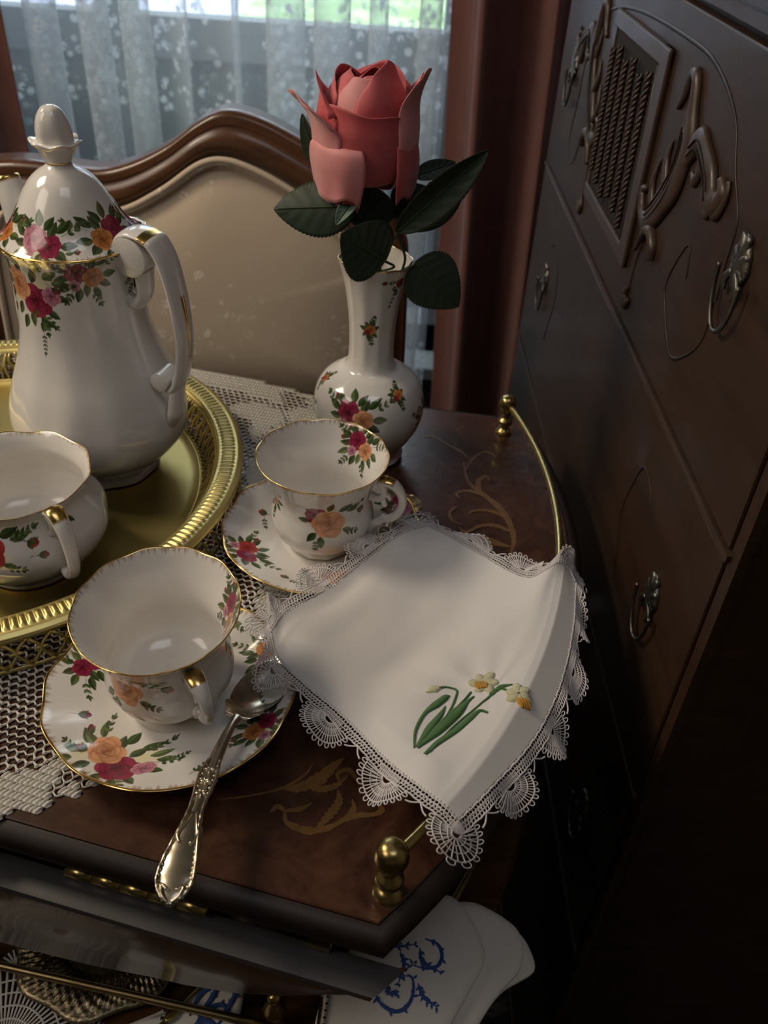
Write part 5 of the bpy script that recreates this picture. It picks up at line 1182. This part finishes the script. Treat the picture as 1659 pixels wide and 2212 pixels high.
def folded(name, outl, z0, layers, th, lab, grp=None, mat='napkin_cotton', shift=(.0015, -.001), cen=None, lift=.0):
    """folded cloth: several soft layers, each a rounded sheet"""
    outl = np.array(outl, float); c = outl.mean(0); t = thing(name, (c[0], c[1], z0), lab, 'napkin', grp); P_ = resample(np.vstack([chaikin(outl[::-1]), chaikin(outl[::-1])[:1]]), 97)[:-1]
    P_ = P_ * .35 + resample(np.vstack([outl, outl[:1]]), 97)[:-1] * .65 if False else P_
    for k in range(layers):
        o_ = P_ + np.array(shift) * k * (1 if k % 2 else -.5); zz = z0 + k * th; g = G(); Q = []
        for ins, dz in ((.010, 0), (.0, .15), (-.0006, .45), (0, .78), (.004, .97)): Q.append(np.c_[c + (o_ - c) * (1 - ins / np.linalg.norm(o_ - c, axis=1))[:, None], np.full(96, zz + th * dz)])
        for f in (.8, .6, .4, .2, .03):
            q = c + (o_ - c) * f; Q.append(np.c_[q, [zz + th + lift * (1 - f) * (1 if k == layers - 1 else 0) + .0009 * noise.noise(Vector((x * 40, y * 40, k))) * (1 if k == layers - 1 else .3) for x, y in q]])
        g.grid(np.array(Q), cu=True); part('fold_layer', g, M[mat], t)
    return t
def chaikin(Q, n=2):
    Q = np.array(Q, float)
    for _ in range(n): Q = np.stack([Q * .8 + np.roll(Q, -1, 0) * .2, Q * .2 + np.roll(Q, -1, 0) * .8], 1).reshape(-1, 2)
    return Q
NA = [(-0.0015, 0.2767), (0.0265, 0.2987), (0.0562, 0.3121), (0.0702, 0.3032), (0.0814, 0.2776), (0.0815, 0.2672), (0.0714, 0.2509), (0.04, 0.1976), (-0.024, 0.1939), (-0.0205, 0.2398)]
NB = [(0.0396, 0.3048), (0.0748, 0.3138), (0.0935, 0.3052), (0.1061, 0.2964), (0.11, 0.2842), (0.1063, 0.269), (0.0872, 0.2506), (0.0571, 0.202), (-0.0082, 0.1983)]
NC = [(0.0405, 0.3046), (0.0921, 0.3096), (0.1119, 0.2964), (0.1182, 0.2797), (0.1169, 0.2721), (0.0953, 0.2605), (0.0857, 0.25), (0.0583, 0.2062), (-0.0029, 0.2027)]
ND = [(0.0412, 0.3065), (0.0869, 0.3111), (0.0996, 0.2816), (0.0956, 0.2678), (0.0778, 0.248), (0.0536, 0.2094), (-0.0029, 0.2061)]
folded('folded_napkin', ND, SHZ + .0006, 2, .0070, 'plain white folded napkin at the very bottom of the pile on the lower shelf', 'napkins on the lower shelf')
folded('folded_napkin', NC, SHZ + .0148, 2, .0055, 'plain white folded napkin with the pointed corner, second from the bottom of the pile', 'napkins on the lower shelf')
folded('folded_napkin', NB, SHZ + .0260, 2, .0050, 'plain white folded napkin directly under the blue embroidered one', 'napkins on the lower shelf')
nb = folded('folded_napkin', NA, SHZ + .0362, 2, .0055, 'white folded napkin embroidered with blue scrolls, topmost of the pile', 'napkins on the lower shelf', lift=.001)
NZ = SHZ + .0362 + .0118
def onn(z_): return lambda P2, lift: np.array([[x, y, z_ + lift] for x, y in np.asarray(P2)[:, :2]])
CURV = [[(0.0443, 0.2774), (0.0526, 0.2742), (0.0553, 0.2668), (0.0524, 0.2606), (0.045, 0.2586), (0.0362, 0.2601)], [(0.0126, 0.2439), (0.0172, 0.2361), (0.0258, 0.2319), (0.033, 0.2348), (0.0371, 0.243), (0.0363, 0.2524), (0.0314, 0.2532)],
        [(0.0204, 0.2478), (0.0218, 0.2427), (0.0267, 0.2424)], [(0.0141, 0.278), (0.0195, 0.2733), (0.0271, 0.2713), (0.0373, 0.2732)], [(0.0401, 0.249), (0.0438, 0.2412), (0.0511, 0.2365)], [(0.0285, 0.2676), (0.0312, 0.2604), (0.0278, 0.2483)], [(0.0411, 0.2709), (0.0431, 0.2624), (0.0537, 0.257)]]
def blue(name, parent, curves, zt, seed, thick=.0011):
    rs = np.random.RandomState(seed); g = G()
    for c in curves:
        ribbon(g, c, [.0003, thick, thick * 1.1, thick * .7, .0002], 30, .0005, onn(zt)); q = spline(c, 12)
        for i in range(1, 12, 2):
            for sg in (-1, 1):
                a = math.atan2(*(q[i] - q[i - 1])[::-1]) + sg * rs.uniform(.6, 1.1); L_ = rs.uniform(.002, .0045); e = (q[i][0] + L_ * math.cos(a), q[i][1] + L_ * math.sin(a)); mdl = ((q[i][0] + e[0]) / 2 + .0003, (q[i][1] + e[1]) / 2)
                ribbon(g, [tuple(q[i]), mdl, e], [.0002, .0008, .0001], 8, .0004, onn(zt))
    return part(name, g, M['blue_thread'], parent)
blue('blue_embroidery', nb, CURV, NZ, 1)
g = G()
for k in range(14): g.box((-.0165 + .0003 * k, .222 + k * .0040, NZ + .0002), (.0016, .0010, .0004))
part('drawn_thread_hem', g, M['dark_lacquer'], nb, False)
n2 = folded('folded_napkin', [(-.128, .200), (-.080, .190), (-.074, .232), (-.072, .262), (-.100, .268), (-.112, .245), (-.160, .222), (-.165, .200)], SHZ + .0006, 2, .0055, 'white folded napkin with blue flowers and a hemstitched edge beside the silver tray', 'napkins on the lower shelf')
NZ2 = SHZ + .0006 + .0115
blue('blue_embroidery', n2, [[(-.103, .236), (-.098, .250), (-.088, .256), (-.078, .254)], [(-.104, .240), (-.094, .240), (-.084, .244), (-.076, .238)], [(-.098, .232), (-.090, .250), (-.086, .262)], [(-.084, .232), (-.078, .246), (-.074, .256)], [(-.10, .228), (-.092, .234), (-.082, .230)]], NZ2, 4, .0016)
g = G()
for k in range(9): g.box((-.1245 + .0008 * k, .205 + k * .0048, NZ2 + .0002), (.0022, .0018, .0005), .2)
part('drawn_thread_hem', g, M['dark_lacquer'], n2, False)
# two gilt cake forks / knives lying by the napkins
def flatware(a, b, z, lab, w0=.0032):
    a, b = np.array([*a, z]), np.array([*b, z + .001]); t = thing('butter_knife', tuple((a + b) / 2), lab, 'knife'); n_ = 40; q = np.linspace(0, 1, n_)[:, None]
    part('handle', G().tube(a + (b - a) * q * .5, np.interp(q[:, 0], [0, .2, .5, .9, 1], [w0 * .6, w0 * 1.2, w0 * .8, w0 * 1.1, w0 * .6]), 12, ry=.0016, up=(0, 0, 1)), M['brass'], t)
    part('blade', G().tube(a + (b - a) * (.5 + q * .5), np.interp(q[:, 0], [0, .3, .9, 1], [w0 * .6, w0 * 1.4, w0 * 1.2, w0 * .2]), 12, ry=.0007, up=(0, 0, 1)), M['brass'], t)
flatware((-.098, .262), (-.135, .200), NZ2 + .002, 'gilt butter knife lying between the silver tray and the blue flowered napkin')
flatware((-.0205, .190), (-.0165, .282), NZ + .003, 'slim gilt butter knife at the hem of the blue scroll napkin', .0012)
# small cut glass dish glimpsed between leaf and cart top
cdsh = thing('crystal_dish', (-.058, .318, SHZ), 'small cut glass dish on the lower shelf, glimpsed behind the drop leaf', 'dish')
def cutm(u, r, z): return r * (1 + .06 * np.abs(np.sin(9 * u + z * 260))), z
part('glass_bowl', local_lathe(G(), [(.0005, .001), (.012, .001), (.020, .006), (.027, .016), (.031, .028), (.032, .030), (.030, .029), (.025, .016), (.018, .008), (.0005, .005)], 108, cutm), M['crystal'], cdsh, world=False)
g = G()
for k in range(18): a = k * 2 * PI / 18; g.lathe([(.0001, .0), (.0022, .001), (.0028, .0035), (.0016, .006), (.0001, .0068)], 7, (.031 * math.cos(a), .031 * math.sin(a), .028))
part('cut_points', g, M['crystal'], cdsh, world=False, smooth=False)
